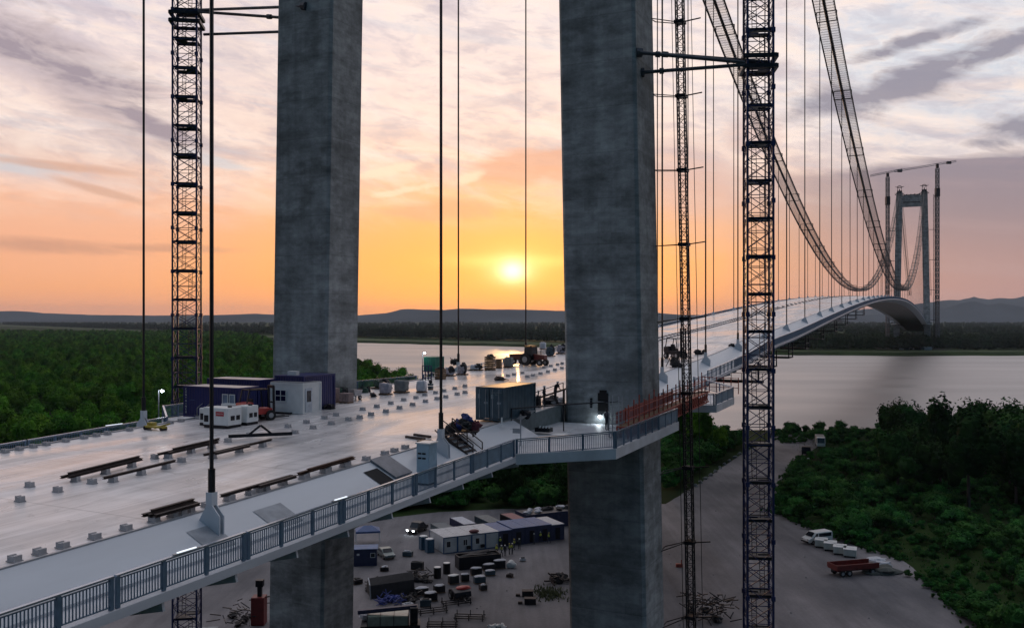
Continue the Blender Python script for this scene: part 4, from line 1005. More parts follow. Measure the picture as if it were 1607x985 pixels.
# --- plinths for the future safety barrier
m = MB(); m.cb(0, 0, 0, .50, .34, .05); m.cb(0, 0, .05, .42, .28, .19); m.cb(-.16, 0, .24, .10, .28, .04); m.cb(.16, 0, .24, .10, .28, .04)
PLM = mat('plinth_paint', (.40, .40, .42), .5, 0, .2, 2)
pl0 = m.build('barrier_plinth', PLM); tag(pl0, 'small pale steel plinth standing in a row on the deck', 'plinth', 'steel plinths in rows on the deck')
pl = [(46.6, 767.5), (90.5, 774.4), (31.5, 789.4), (144.5, 761.5), (242.6, 722.3), (285, 727.2), (357.7, 696.2), (392, 687)]
Z2 = [(190, 485), (295, 460), (398, 435), (465, 418), (333, 492), (437, 468), (230, 520), (535, 445), (600, 432), (665, 415), (750, 397), (828, 377), (903, 358), (977, 340), (1043, 324), (1093, 313), (1158, 297), (1203, 287),
      (617, 385), (698, 368), (778, 349), (852, 330), (922, 317), (973, 300), (1035, 288), (1083, 277), (1145, 263), (1203, 249)]
pl += [(400 + a_ / 3.648, 540 + b_ / 3.648) for a_, b_ in Z2]
pl += [(720 + a_ / 8.928, 530 + b_ / 8.928) for a_, b_ in [(690, 552), (775, 534), (890, 511), (1195, 436), (1290, 412), (1385, 392), (1450, 376), (960, 566), (1040, 549), (1145, 522), (1250, 494), (1347, 469), (1445, 444)]]
first = True
for u, v in pl:
    s, t, z, mp = deck_pt(u, v); loc = W(s, t, z)
    if first: pl0.location = loc; pl0.rotation_euler = (0, 0, -A); first = False
    else: copy_tree(pl0, None, loc, -A + random.uniform(-.12, .12))
for t, us in ((12.05, [23, 62, 98.6, 149, 198, 242, 285, 324.5, 359, 393, 416, 476, 509, 540, 575, 604, 619, 636]), (-12.05, [8, 30, 52, 72.6, 103, 131.6, 151, 168.6, 203, 267, 284, 312])):
    for u in us:
        s, _, _ = at_t(u, 600, t); copy_tree(pl0, None, W(s, t, zd(s, t) + .02), -A + random.uniform(-.06, .06), scale=(1, 1.15, .85))
# --- steel beams lying on plinths
def ibeam(m, y0, y1, x, z, w_=.20, h=.14):
    m.box(x - w_ / 2, y0, z, x + w_ / 2, y1, z + .03); m.box(x - .02, y0, z + .03, x + .02, y1, z + h - .03); m.box(x - w_ / 2, y0, z + h - .03, x + w_ / 2, y1, z + h)
def beams(u1, v1, u2, v2, lay, label, mt=IRON, hz_=.27, edge=None):
    s1, t1, z1, _ = on_deck(u1, v1, .45); s2, t2, z2, _ = on_deck(u2, v2, .45)
    if edge: t1 = t2 = edge; s1 = at_t(u1, 600, edge)[0]; s2 = at_t(u2, 600, edge)[0]
    p, q = W(s1, t1, zd(s1, t1)), W(s2, t2, zd(s2, t2)); d = q - p; L_ = d.length
    root = empty('steel_beam_stack', p, math.atan2(-d.x, d.y), label, 'steel beams', 'steel beams laid out on the deck')
    gr = d.z / L_; root.rotation_euler = (math.atan(gr), 0, math.atan2(-d.x, d.y))
    for i, (x, a_, b_, lv) in enumerate(lay):
        m = MB(); ibeam(m, L_ * a_, L_ * b_, x, hz_ + lv * .145); m.build('beam', mt, root)
    for k in (.12, .5, .86):
        pp_ = p.lerp(q, k); copy_tree(pl0, None, Vector((pp_.x, pp_.y, pp_.z)), math.atan2(-d.x, d.y))
beams(103, 749, 222, 720, [(-.3, 0, .8, 0), (.05, .03, 1, 0), (-.1, .05, .99, 1)], 'longest dark steel beam stack, leftmost on the deck')
beams(163, 749, 275, 722, [(0, 0, 1, 0)], 'single dark steel beam in front of the leftmost stack')
beams(252, 713, 344, 692, [(-.2, 0, 1, 0), (.15, .1, .95, 0), (0, .2, 1, 1)], 'dark steel beam stack lying behind the near hanger, in front of the white generators')
beams(320, 713, 426, 689, [(0, 0, 1, 0), (.35, .1, .6, 0)], 'thin dark steel beam pair pointing to the white site cabin')
beams(347, 806, 458, 772, [(0, 0, 1, 0), (.3, .45, 1, 0)], 'brown steel beams along the deck edge just beyond the near hanger', edge=12.0)
beams(468, 766, 556, 741, [(0, 0, 1, 0), (.25, .1, .9, 1)], 'reddish brown steel beams along the deck edge left of the open hatch', RUST, edge=12.0)
beams(232, 840, 308, 819, [(-.3, 0, .95, 0), (0, .03, 1, 0), (.3, .05, .97, 0), (-.1, .1, .98, 1)], 'thick brown beam bundle on the deck edge before the near hanger', edge=12.0)
root, mp = dput('lifting_beam', 405, 691, 'dark lifting beam with an A shaped frame lying on the deck', 'lifting beam')
m = MB(); m.beam((-1.5, -1.3, .25), (1.7, 1.6, .3), .22); m.build('bar', STEEL, root); m = MB(); m.beam((-.5, -.4, .3), (.1, .15, .95), .14); m.beam((.7, .65, .3), (.1, .15, .95), .14); m.build('frame', STEEL, root)
# --- containers
def container(root, lx, ly, h, body, roofm, corr=True, doors=None, zb=.0):
    m = MB()
    if corr:
        def wall(p, q):
            p = Vector(p); q = Vector(q); d = (q - p); L_ = d.length; n = int(L_ / .28) or 1; nr = Vector((d.y, -d.x, 0)).normalized() * .035; pts = []
            for i in range(n):
                for a_, o in ((0, 0), (.35, 0), (.5, 1), (.85, 1)): pts.append(p + d * ((i + a_) / n) - nr * o)
            pts.append(q); vs = [(r_.x, r_.y, zb + .15) for r_ in pts] + [(r_.x, r_.y, zb + h - .12) for r_ in pts]; k = len(pts)
            m.add(vs, [(i, i + 1, i + 1 + k, i + k) for i in range(k - 1)])
        a_, b_ = lx / 2 - .05, ly / 2 - .05
        wall((-a_, -b_, 0), (a_, -b_, 0)); wall((a_, -b_, 0), (a_, b_, 0)); wall((a_, b_, 0), (-a_, b_, 0)); wall((-a_, b_, 0), (-a_, -b_, 0))
    else: m.box(-lx / 2 + .05, -ly / 2 + .05, zb + .1, lx / 2 - .05, ly / 2 - .05, zb + h - .1)
    m.build('wall', body, root)
    m = MB()
    for x_ in (-1, 1):
        for y_ in (-1, 1): m.cb(x_ * (lx / 2 - .06), y_ * (ly / 2 - .06), zb, .15, .15, h)
    for z_ in (zb, zb + h - .14):
        for y_ in (-1, 1): m.cb(0, y_ * (ly / 2 - .05), z_ + .005, lx - .2, .12, .13)
        for x_ in (-1, 1): m.cb(x_ * (lx / 2 - .05), 0, z_ + .003, .12, ly - .2, .13)
    m.build('frame', body, root)
    m = MB(); m.box(-lx / 2 + .08, -ly / 2 + .08, zb + h - .1, lx / 2 - .08, ly / 2 - .08, zb + h - .02); m.build('roof', roofm, root)
def text(s_, size, loc, rot, mt, parent, name='lettering'):
    cu = bpy.data.curves.new(name, 'FONT'); cu.body = s_; cu.size = size; cu.align_x = 'CENTER'; cu.align_y = 'CENTER'; cu.extrude = .004; cu.materials.append(mt)
    tmp = bpy.data.objects.new(name, cu); me = bpy.data.meshes.new_from_object(tmp); bpy.data.objects.remove(tmp)
    if not me.materials: me.materials.append(mt)
    o = bpy.data.objects.new(name, me); COL.objects.link(o); o.parent = parent; o.location = loc; o.rotation_euler = rot; return o
def window(root, x0, y, z0, x1, z1, axis='y', fr=WHITEP, gl=GLASS, mull=1):
    m = MB(); g = MB(); e = .03 * (1 if axis == 'y' else -1)
    def bx(a0, b0, a1, b1, d0, d1, mb):
        if axis == 'y': mb.box(a0, y - d1, b0, a1, y - d0, b1)
        else: mb.box(y + d0, a0, b0, y + d1, a1, b1)
    bx(x0 - .06, z0 - .06, x1 + .06, z0, 0, .05, m); bx(x0 - .06, z1, x1 + .06, z1 + .06, 0, .05, m); bx(x0 - .06, z0, x0, z1, 0, .05, m); bx(x1, z0, x1 + .06, z1, 0, .05, m)
    for i in range(mull): c = x0 + (x1 - x0) * (i + 1) / (mull + 1); bx(c - .025, z0, c + .025, z1, 0, .05, m)
    f_ = m.build('window', fr, root); bx(x0, z0, x1, z1, .004, .02, g); g.build('pane', gl, f_)
def box_from_corner(name, u, v, lx, ly, label, cat, group=None, dx=0, dy=0, rz=0.):
    """front left bottom corner seen at photo point u, v"""
    s, t, z, mp = deck_pt(u, v); r_ = Matrix.Rotation(-A + rz, 3, 'Z'); c = W(s, t, 0) + r_ @ Vector((lx / 2, ly / 2, 0)); s2, t2 = st(c.x, c.y)
    return empty(name, (c.x, c.y, zd(s2, t2)), -A + rz, label, cat, group)
root = box_from_corner('site_container', 288, 654, 6.05, 2.44, 'long blue site container with white vertical lettering, frontmost of the blue ones', 'container', 'site containers on the bridge deck')
container(root, 6.05, 2.44, 2.6, BLUEP, ROOFG)
text('C\nO\nN\nT\nA\nI\nN\nE\nX', .24, (-2.72, -1.245, 1.35), (R(90), 0, 0), WHITEP, root)
text('container', .16, (-2.0, -1.245, 1.45), (R(90), 0, 0), BLUER, root)
window(root, 1.35, -1.22, 1.2, 1.85, 2.0, mull=0, gl=mat('pale_blind', (.18, .24, .34), .5)); window(root, 2.1, -1.22, 1.2, 2.6, 2.0, mull=0, gl=MATS['pale_blind'])
root = box_from_corner('site_container', 325, 641, 6.05, 2.44, 'blue site container behind the front one, with a pale dusty roof', 'container', 'site containers on the bridge deck')
container(root, 6.05, 2.44, 2.75, BLUEP, ROOFG)
m = MB(); m.box(1.5, -1.26, .15, 2.2, -1.22, 2.1); m.build('door', mat('grey_blue_door', (.10, .14, .24), .5), root); window(root, 2.4, -1.22, .5, 2.9, 2.0, mull=0, gl=MATS['pale_blind'])
root = box_from_corner('site_container', 428, 650, 2.44, 4.4, 'tall dark blue container standing directly behind the white site cabin', 'container', 'site containers on the bridge deck')
s_, t_ = st(*root.location[:2]); s_ += 1.4; t_ -= .2; root.location = W(s_, t_ - .4, zd(s_, t_)); container(root, 3.2, 4.4, 3.1, BLUEP, BLUEP)
m = MB(); m.cb(-.2, -1.4, 3.1, .9, .5, .35); m.build('roof_unit', WHITEP, root)
root = box_from_corner('site_cabin', 424.5, 648.5, 3.5, 2.5, 'small white site cabin with a barred window on the bridge deck', 'cabin')
container(root, 3.5, 2.5, 2.62, WHITEP, WHITEP, corr=False)
window(root, -1.2, -1.22, 1.05, -.1, 1.95, mull=1, gl=mat('blue_black_glass', (.01, .012, .05), .15))
m = MB(); m.box(-1.2, -1.29, 1.47, -.1, -1.265, 1.52); m.build('window_bar', WHITEP, root)
m = MB(); m.box(1.72, -.9, .12, 1.77, -.05, 2.15); d_o = m.build('door', mat('cabin_door', (.55, .6, .66), .5), root); m = MB(); m.box(1.77, -.75, 1.0, 1.785, -.2, 1.95); m.build('pane', GLASS, d_o)
m = MB(); m.cb(0, 0, 2.62, 3.4, 2.4, .05); m.build('roof_trim', GALV, root)
root, mp = dput('tool_box', 470, 648, 'small red tool box on the deck in front of the white cabin', 'tool box'); m = MB(); m.cb(0, 0, .05, .5, .35, .32); m.cb(-.7, 0, .03, .6, .3, .15); m.build('box', REDP, root); m = MB(); m.beam((-.2, 0, .42), (.2, 0, .42), .04); m.build('handle', STEEL, root)
root, mp = dput('steel_plank', 440, 650, 'dark flat steel plank leaning along the foot of the white cabin', 'plank'); m = MB(); m.cb(0, 0, .05, 2.2, .4, .12); m.build('plank', STEEL, root)
# white cube generators on pallets
def genset(u, v, lx, ly, h, label, sign=False):
    root, mp = dput('generator', u, v, label, 'generator', 'white generators on the deck')
    m = MB(); m.cb(0, 0, .22, lx, ly, h - .22); m.build('housing', WHITEP, root, bevel=.05)
    m = MB(); m.cb(0, 0, 0, lx * .95, ly * .95, .2); m.build('skid', STEEL, root)
    m = MB(); m.box(-lx / 2 + .12, -ly / 2 - .02, .45, -lx / 2 + .55, -ly / 2 + .01, .95); m.build('grille', STEEL, root)
    m = MB(); m.box(lx / 2 - .01, -ly * .3, .6, lx / 2 + .02, -ly * .02, .95); m.build('grille', STEEL, root); m = MB(); m.box(lx / 2 - .01, ly * .1, .6, lx / 2 + .02, ly * .36, .95); m.build('grille', STEEL, root)
    m = MB(); m.cb(lx * .3, 0, h, .25, .2, .12); m.build('exhaust_cap', STEEL, root)
    if sign:
        m = MB(); m.box(.05, -ly / 2 - .015, h - .62, .85, -ly / 2 + .01, h - .28); m.build('sign_board', mat('red_sign', (.45, .03, .05), .5), root); text('GENERATOR', .11, (.45, -ly / 2 - .022, h - .45), (R(90), 0, 0), WHITEP, root)
genset(368, 659, 1.7, 1.3, 1.35, 'rear white generator, partly hidden behind the signed one'); genset(349, 671, 2.5, 1.5, 1.55, 'white generator with a red sign, nearest of the group', True)
genset(387, 667, 1.25, 1.3, 1.5, 'narrow white generator beside the red forklift'); genset(326, 667, .8, 1.0, 1.35, 'leftmost small white generator seen behind the near hanger')
def wheel(root, x, y, r, w_, rim=GALV, name='wheel'):
    m = MB(); m.tube((x - w_ / 2, y, r), (x + w_ / 2, y, r), r, 14); o = m.build(name, BLACKR, root); m = MB(); m.tube((x - w_ / 2 - .01, y, r), (x + w_ / 2 + .01, y, r), r * .5, 10); m.build('rim', rim, o); return o
def forklift(u, v, label, rz, k=1., body=REDP, lift=0., mastm=STEEL):
    root, mp = dput('forklift', u, v, label, 'forklift', 'forklifts on the deck', rz=rz); root.scale = (k, k, k)
    m = MB(); m.side([(-1.0, .45), (1.1, .45), (1.25, .9), (1.2, 1.25), (.5, 1.3), (.4, .85), (-.9, .85)], -.55, .55); m.build('body', body, root, bevel=.04)
    m = MB()
    for x_ in (-.5, .5): m.beam((x_, -.75, .85), (x_, -.6, 2.1), .07); m.beam((x_, .95, 1.25), (x_, .75, 2.1), .07); m.beam((x_, -.6, 2.1), (x_, .75, 2.1), .07)
    for y_ in (-.6, -.2, .2, .75): m.beam((-.5, y_, 2.12), (.5, y_, 2.12), .06)
    m.build('cab_guard', STEEL, root)
    m = MB(); 
    for x_ in (-.35, .35): m.beam((x_, -1.15, .1), (x_, -1.1, 2.3 + lift), .12)
    for z_ in (.4, 1.2, 2.2 + lift, 2.3 + lift * .6): m.beam((-.35, -1.12, z_), (.35, -1.12, z_), .1)
    m.build('mast', mastm, root)
    for x_ in (-.3, .3): m = MB(); m.box(x_ - .06, -2.3, .15, x_ + .06, -1.2, .2); m.build('fork', STEEL, root)
    m = MB(); m.cb(0, .15, .85, .5, .5, .2); m.cb(0, .4, 1.0, .5, .12, .5); m.build('seat', BLACKR, root)
    for x_, y_, r_ in ((-.55, -.75, .36), (.55, -.75, .36), (-.55, .8, .3), (.55, .8, .3)): wheel(root, x_, y_, r_, .25)
    return root
forklift(402, 661, 'red and black forklift parked between the generators and the white cabin', R(160), 1.2)
forklift(1060, 563, 'black forklift silhouette with a raised mast beyond the right tower leg', R(60), 1.35, STEEL, .9)
root, mp = dput('gas_bottle_rack', 378, 640, 'dark rack of gas bottles against the blue container', 'bottle rack')
for i in range(5): m = MB(); m.tube((-.9 + .42 * i, 0, .1), (-.9 + .42 * i, 0, 1.35), .17, 8); m.tube((-.9 + .42 * i, 0, 1.35), (-.9 + .42 * i, 0, 1.55), .07, 6); m.build('gas_bottle', (STEEL, TARPG, STEEL, REDST, TARPG)[i], root)
m = MB(); m.cb(0, 0, 0, 2.4, .6, .1); m.beam((-1.15, .3, .9), (1.15, .3, .9), .06); m.beam((-1.15, .3, 0), (-1.15, .3, 1.1), .06); m.beam((1.15, .3, 0), (1.15, .3, 1.1), .06); m.build('rack_frame', STEEL, root)
root, mp = dput('entry_steps', 318, 657, 'small white metal steps with handrails at the blue container', 'steps')
m = MB()
for i in range(3): m.cb(0, .25 * i, .18 * i, .8, .28, .06)
m.build('tread', GALV, root); m = MB()
for x_ in (-.4, .4): m.beam((x_, -.2, .1), (x_, .7, .6), .06); m.beam((x_, -.2, .9), (x_, .7, 1.4), .05); m.beam((x_, -.2, 0), (x_, -.2, .9), .05); m.beam((x_, .7, 0), (x_, .7, 1.4), .05)
m.build('handrail', GALV, root)
root, mp = dput('compactor', 244, 675, 'low yellow and black machine frame on the deck by the left hanger foot', 'machine')
m = MB(); m.cb(0, 0, .18, 1.9, .5, .14); m.cb(-.7, .3, .18, .5, .5, .35); m.beam((.2, -.3, .2), (1.1, .4, .5), .12); m.build('frame', YELL, root); m = MB(); m.tube((-.9, -.25, .14), (-.9, .35, .14), .14, 8); m.tube((.8, -.25, .14), (.8, .3, .14), .14, 8); m.build('roller', STEEL, root)
# --- pallets, bags, heaps along the left side
def pallet(root, lx, ly):
    m = MB()
    for i in range(5): m.cb(0, -ly / 2 + ly * (i + .5) / 5, .11, lx, ly / 6.5, .03)
    for i in range(3): m.cb(-lx / 2 + .08 + (lx - .16) * i / 2, 0, 0, .1, ly, .11)
    m.build('pallet', WOOD, root)
def heap(name, u0, v0, u1, v1, label, cat, grp, style, mt, k=1.0, seed=0, dep=None):
    root, mp = dput(name, (u0 + u1) / 2, v1 - 1.5, label, cat, grp); wd = (u1 - u0) * mp; dp = dep or wd * .6; hh = max(.3, (v1 - v0) * mp - dp * .10); wd = max(.5, wd - dp * .25)
    root.location += Vector((0, dp * .35, 0)); rg = random.Random(seed)
    if style == 'bag':
        pallet(root, wd * .95, dp * .95); m = MB()
        m.lump((0, 0, .14 + hh * .44), wd * .46, dp * .46, hh * .46, seed, .07, 16, 10, 1.6, .75); m.build('bag', mt, root, smooth=True)
        for q in (-1, 1): m = MB(); m.path([(q * wd * .3, 0, hh * .85), (q * wd * .2, 0, hh * 1.12), (q * wd * .05, 0, hh * .9)], .03, 4); m.build('loop', mt, root)
    elif style == 'crate':
        pallet(root, wd, dp); m = MB()
        for i in range(max(2, int(hh / .28))): z_ = .16 + i * .28; m.cb(0, 0, z_, wd * .96, dp * .96, .22); 
        m.build('stack', mt, root)
        m = MB(); m.lump((0, 0, hh), wd * .42, dp * .4, hh * .22, seed, .4, 9, 6, 2.5); m.build('load', TARPD, root)
    elif style == 'brick':
        pallet(root, wd, dp); m = MB(); n = max(2, int(hh / .2))
        for i in range(n):
            for j in range(3): m.cb(-wd / 3 + j * wd / 3 + rg.uniform(-.02, .02), 0, .15 + i * hh / n, wd / 3 - .04, dp * .95, hh / n - .02)
        m.build('brick_stack', mt, root)
    elif style == 'wrap':
        pallet(root, wd, dp); m = MB(); m.lump((0, 0, .13 + hh * .40), wd * .46, dp * .46, hh * .42, seed, .16, 14, 9, 1.8, .7); m.build('wrapped_load', mt, root, smooth=False)
        m = MB(); m.lump((wd * .2, -dp * .1, .15 + hh * .5), wd * .35, dp * .4, hh * .5, seed + 3, .3, 9, 6, 2.2); m.build('load', TARPD, root)
    elif style == 'junk':
        for i in range(4):
            m = MB(); m.lump((rg.uniform(-.35, .35) * wd, rg.uniform(-.3, .3) * dp, hh * rg.uniform(.2, .45)), wd * rg.uniform(.18, .32), dp * rg.uniform(.2, .4), hh * rg.uniform(.3, .5), seed + i, .35, 8, 6, 2.2); m.build('bundle', (mt, TARPD, STEEL, mt)[i], root)
        m = MB()
        for i in range(5): m.beam((rg.uniform(-.5, .5) * wd, rg.uniform(-.4, .4) * dp, .08), (rg.uniform(-.5, .5) * wd, rg.uniform(-.4, .4) * dp, hh * rg.uniform(.3, 1.0)), .07)
        m.build('loose_bars', STEEL, root)
    return root
G1 = 'material stored along the left side of the deck'
heap('brick_pallet', 508.6, 612, 532, 634, 'tall pallet of pinkish grey blocks right of the tall blue container', 'pallet', G1, 'brick', BRICK, seed=1)
heap('brick_pallet', 531, 620, 554, 635, 'lower pallet of pinkish grey blocks beside the taller one', 'pallet', G1, 'brick', BRICK, seed=2)
heap('tarpaulin', 491, 633, 531, 645, 'crumpled dark tarpaulin lying at the foot of the blue container', 'tarpaulin', G1, 'junk', TARPD, seed=3)
heap('scrap_heap', 520, 606, 552, 620, 'dark scrap heap behind the pallets of blocks', 'heap', G1, 'junk', TARPG, seed=33)
heap('scrap_heap', 561, 604, 582, 618, 'dark scrap heap between the wheelbarrow and the grey bags', 'heap', G1, 'junk', TARPG, seed=4)
heap('covered_stack', 581, 596, 615, 612, 'stack under a dark green tarpaulin behind the grey bag', 'stack', G1, 'wrap', TARPG, seed=5)
heap('bulk_bag', 593, 602, 616, 622, 'grey ribbed bulk bag on a red edged pallet, left of the dark bag', 'bag', G1, 'bag', PLASTIC, seed=6)
heap('bulk_bag', 616, 597, 643, 619, 'big dark grey bulk bag between the light grey bag and the white bag', 'bag', G1, 'bag', BAGG, seed=7)
heap('bulk_bag', 652, 599, 671, 619, 'white bulk bag standing alone left of the tall hanger', 'bag', G1, 'bag', BAG, seed=8)
heap('crate', 671, 601, 680, 614, 'small dark crate right beside the white bulk bag', 'crate', G1, 'crate', TEALP, seed=9)
heap('scrap_heap', 575, 616, 592, 625, 'low dark heap with red pipes before the grey bag', 'heap', G1, 'junk', REDST, seed=10)
heap('load_pallet', 682, 579, 700, 597, 'dark brown pallet load just behind the tall hanger', 'pallet', G1, 'crate', WOOD, seed=11)
heap('wrapped_pallet', 695, 576, 715, 592, 'grey plastic wrapped pallet right of the tall hanger', 'pallet', G1, 'wrap', PLASTIC, seed=12)
heap('wrapped_pallet', 715, 572, 735, 590, 'plastic wrapped pallet at the foot of the second hanger', 'pallet', G1, 'wrap', PLASTIC, seed=13)
heap('wrapped_pallet', 735, 572, 759, 583, 'low white wrapped load left of the brown crates', 'pallet', G1, 'wrap', BAG, seed=14)
heap('crate_stack', 760, 561, 778, 583, 'tall brown crate stack with junk on top by the far railing', 'crates', G1, 'crate', WOOD, seed=15)
heap('pallet_stack', 778, 566, 788, 580, 'short stack of empty pallets beside the brown crates', 'pallets', G1, 'brick', WOOD, seed=16)
heap('bulk_bag', 789, 561, 807, 579, 'square grey bag with a dark top, left of the red trailer', 'bag', G1, 'bag', BAGG, seed=17)
heap('scrap_heap', 702, 561, 722, 572, 'dark heap behind the wrapped pallets by the railing', 'heap', G1, 'junk', TARPD, seed=18)
heap('covered_stack', 855, 543, 872, 561, 'blue grey covered stack right of the tractor', 'stack', G1, 'wrap', TEALP, seed=19)
heap('covered_stack', 872, 541, 890, 557, 'pale blue covered stack half hidden by the right tower leg', 'stack', G1, 'wrap', PLASTIC, seed=20)
heap('bulk_bag', 846, 538, 858, 550, 'small white sack pile behind the tractor', 'bag', G1, 'bag', BAG, seed=21)
heap('scrap_heap', 1041, 556, 1071, 578, 'dark hose and scrap heap at the foot of the black forklift', 'heap', 'gear beyond the right tower leg', 'junk', TARPD, seed=22, dep=1.8)
heap('covered_machine', 1090, 547, 1109, 558, 'dark covered machine beside the first hanger beyond the right leg', 'machine', 'gear beyond the right tower leg', 'junk', TARPD, seed=23)
heap('covered_machine', 1143, 539, 1155, 545, 'low dark bundle on the deck edge left of the blue mast', 'machine', 'gear beyond the right tower leg', 'junk', TARPD, seed=24)
heap('wood_crate', 654, 698, 679, 709, 'low wooden crate on the deck edge above the tall electrical cabinet', 'crate', None, 'crate', WOOD, seed=25)
heap('small_machine', 681, 671, 704, 687, 'low dark machine beside the foot of the tall hanger', 'machine', None, 'junk', IRON, seed=26)
root, mp = dput('shipping_container', 681, 583, 'small green container standing behind the tall hanger by the far railing', 'container'); container(root, 1.7, 2.2, 1.95, GREENP, GREENP)
root, mp = dput('wheelbarrow', 557, 629, 'grey wheelbarrow tipped up between the block pallets and the bags', 'wheelbarrow')
m = MB(); m.side([(-.5, .5), (.5, .45), (.8, 1.0), (-.6, 1.1)], -.35, .35); m.build('tray', GALV, root); m = MB(); 
for x_ in (-.3, .3): m.beam((x_, -.9, .75), (x_, .7, .3), .05); m.beam((x_, -.3, .55), (x_, -.35, 0), .05)
m.build('handle', STEEL, root); wheel(root, 0, .8, .25, .12)
root, mp = dput('gate_frame', 671, 596, 'dark blue steel frame with uprights between the green container and the white bag', 'steel frame')
m = MB()
for x_ in (-.7, -.3, .1, .5): m.beam((x_, 0, 0), (x_, 0, 1.7), .1)
for z_ in (.2, 1.0, 1.65): m.beam((-.75, 0, z_), (.55, 0, z_), .09)
for x_ in (-.7, .5): m.beam((x_, -.5, 0), (x_, .5, 0), .09)
m.build('frame', MASTM, root)
# tractor and trailer
root, mp = dput('tractor', 838, 574, 'dark red tractor parked by the far railing left of the right tower leg', 'tractor', rz=R(78)); k = 1.05; root.scale = (k, k, k)
m = MB(); m.side([(-1.9, .8), (-.2, .75), (-.1, 1.5), (-1.8, 1.35)], -.35, .35); m.build('bonnet', mat('dull_red_paint', (.13, .018, .015), .5), root, bevel=.05); m = MB(); m.cb(0, .5, .7, .8, 1.4, .5); m.build('body', STEEL, root)
m = MB()
for x_ in (-.6, .6): m.beam((x_, -.1, 1.2), (x_, 0, 2.5), .08); m.beam((x_, 1.1, 1.2), (x_, 1.0, 2.5), .08)
m.cb(0, .5, 2.5, 1.4, 1.4, .08); m.build('cab_frame', STEEL, root); m = MB(); m.cb(0, .5, 1.25, 1.2, 1.1, 1.2); m.build('cab_glass', mat('hazy_glass', (.06, .06, .065), .15), root)
m = MB(); m.tube((.3, -.9, 1.4), (.3, -.9, 2.1), .05, 6); m.build('exhaust', STEEL, root)
for x_ in (-.8, .8): wheel(root, x_, .75, .8, .42); wheel(root, x_ * .8, -1.4, .42, .28)
root, mp = dput('tipping_trailer', 815, 571, 'small dark red tipping trailer in front of the tractor', 'trailer', rz=R(78))
m = MB(); m.side([(-1.1, .6), (1.1, .6), (1.3, 1.35), (-1.6, 1.45)], -.7, .7); m.build('bed', mat('dark_red_paint', (.10, .02, .02), .5), root)
for x_ in (-.75, .75): wheel(root, x_, .3, .38, .2)
m = MB(); m.beam((0, 1.1, .5), (0, 2.2, .5), .1); m.beam((0, -1.5, 1.4), (.1, -2.0, 2.1), .1); m.build('drawbar', STEEL, root)
# dark grey-green shipping container near the right leg
s1, t1, z1, mp = deck_pt(790, 663.5)
root = empty('shipping_container', W(s1 + 3.05, t1 - 1.22, zd(s1 + 3, t1 - 1.2) + .05), -A, 'dark grey green shipping container with a rusty roof in front of the right tower leg', 'container')
container(root, 2.44, 6.06, 2.62, TEALP, RUSTROOF)
for q in (-1, 1):
    m = MB(); m.box(q * .58 - .54, -3.07, .17, q * .58 + .54, -3.03, 2.45); dd = m.build('door', TEALP, root)
    for x_ in (-.28, .28): m = MB(); m.tube((q * .58 + x_, -3.10, .2), (q * .58 + x_, -3.10, 2.45), .028, 6); m.build('lock_rod', GALV, dd)
    m = MB(); m.box(q * .58 - .42, -3.078, 1.72, q * .58 - .22, -3.071, 2.05); m.build('label_plate', mat('pale_plate', (.26, .32, .36), .5), dd)
    m = MB(); m.box(q * .58 + .1, -3.078, 1.3, q * .58 + .42, -3.071, 1.46); m.build('label_plate', MATS['pale_plate'], dd)
text('CAXU 312874 5', .13, (.62, -3.085, 2.2), (R(90), 0, 0), MATS['pale_plate'], root); text('22G1', .13, (.62, -3.085, 2.04), (R(90), 0, 0), MATS['pale_plate'], root)
s2, t2, z2, mp = deck_pt(786, 596.5)
heap('cable_drum_pile', 776, 590, 800, 600, 'brown cable coils just behind the rusty container roof', 'cable coils', None, 'junk', RUST, seed=28)
root, mp = dput('bollard', 787.5, 667, 'short white post at the near corner of the dark container', 'post'); m = MB(); m.tube((0, 0, 0), (0, 0, .6), .06, 8); m.cb(0, 0, 0, .25, .25, .04); m.build('post', WHITEP, root)
heap('scrap_heap', 797, 640, 835, 657, 'low dark heap along the side of the dark container', 'heap', None, 'junk', TARPD, seed=29, dep=1.0)
# bundle of jackets and ropes on a trolley
root, mp = dput('material_trolley', 726, 686, 'trolley heaped with dark red and blue jackets and ropes beside the stairs', 'trolley', rz=R(20)); root.location += Vector((0, .8, 0))
m = MB(); m.cb(0, 0, .3, 2.2, 1.3, .1); m.build('bed', IRON, root); rg = random.Random(5)
for i in range(13):
    x_, y_ = rg.uniform(-.85, .85), rg.uniform(-.45, .45); hh = .5 + (1 - abs(x_ - .1)) * .8 * rg.uniform(.4, 1)
    m = MB(); m.lump((x_, y_, hh), rg.uniform(.25, .42), rg.uniform(.25, .4), rg.uniform(.25, .42), i, .4, 9, 7, 2.6)
    m.build('jacket', (mat('jacket_blue', (.03, .05, .22), .8, 0, .4, 6), mat('jacket_red', (.14, .02, .035), .8, 0, .5, 6), TARPD)[(1, 1, 2, 0, 2, 1, 2, 0, 2, 1, 2, 2, 1)[i] if hh < 1.1 else (0, 2, 1)[i % 3]], root)
for x_ in (-.8, .8): 
    for y_ in (-.55, .55): wheel(root, x_, y_, .2, .1)
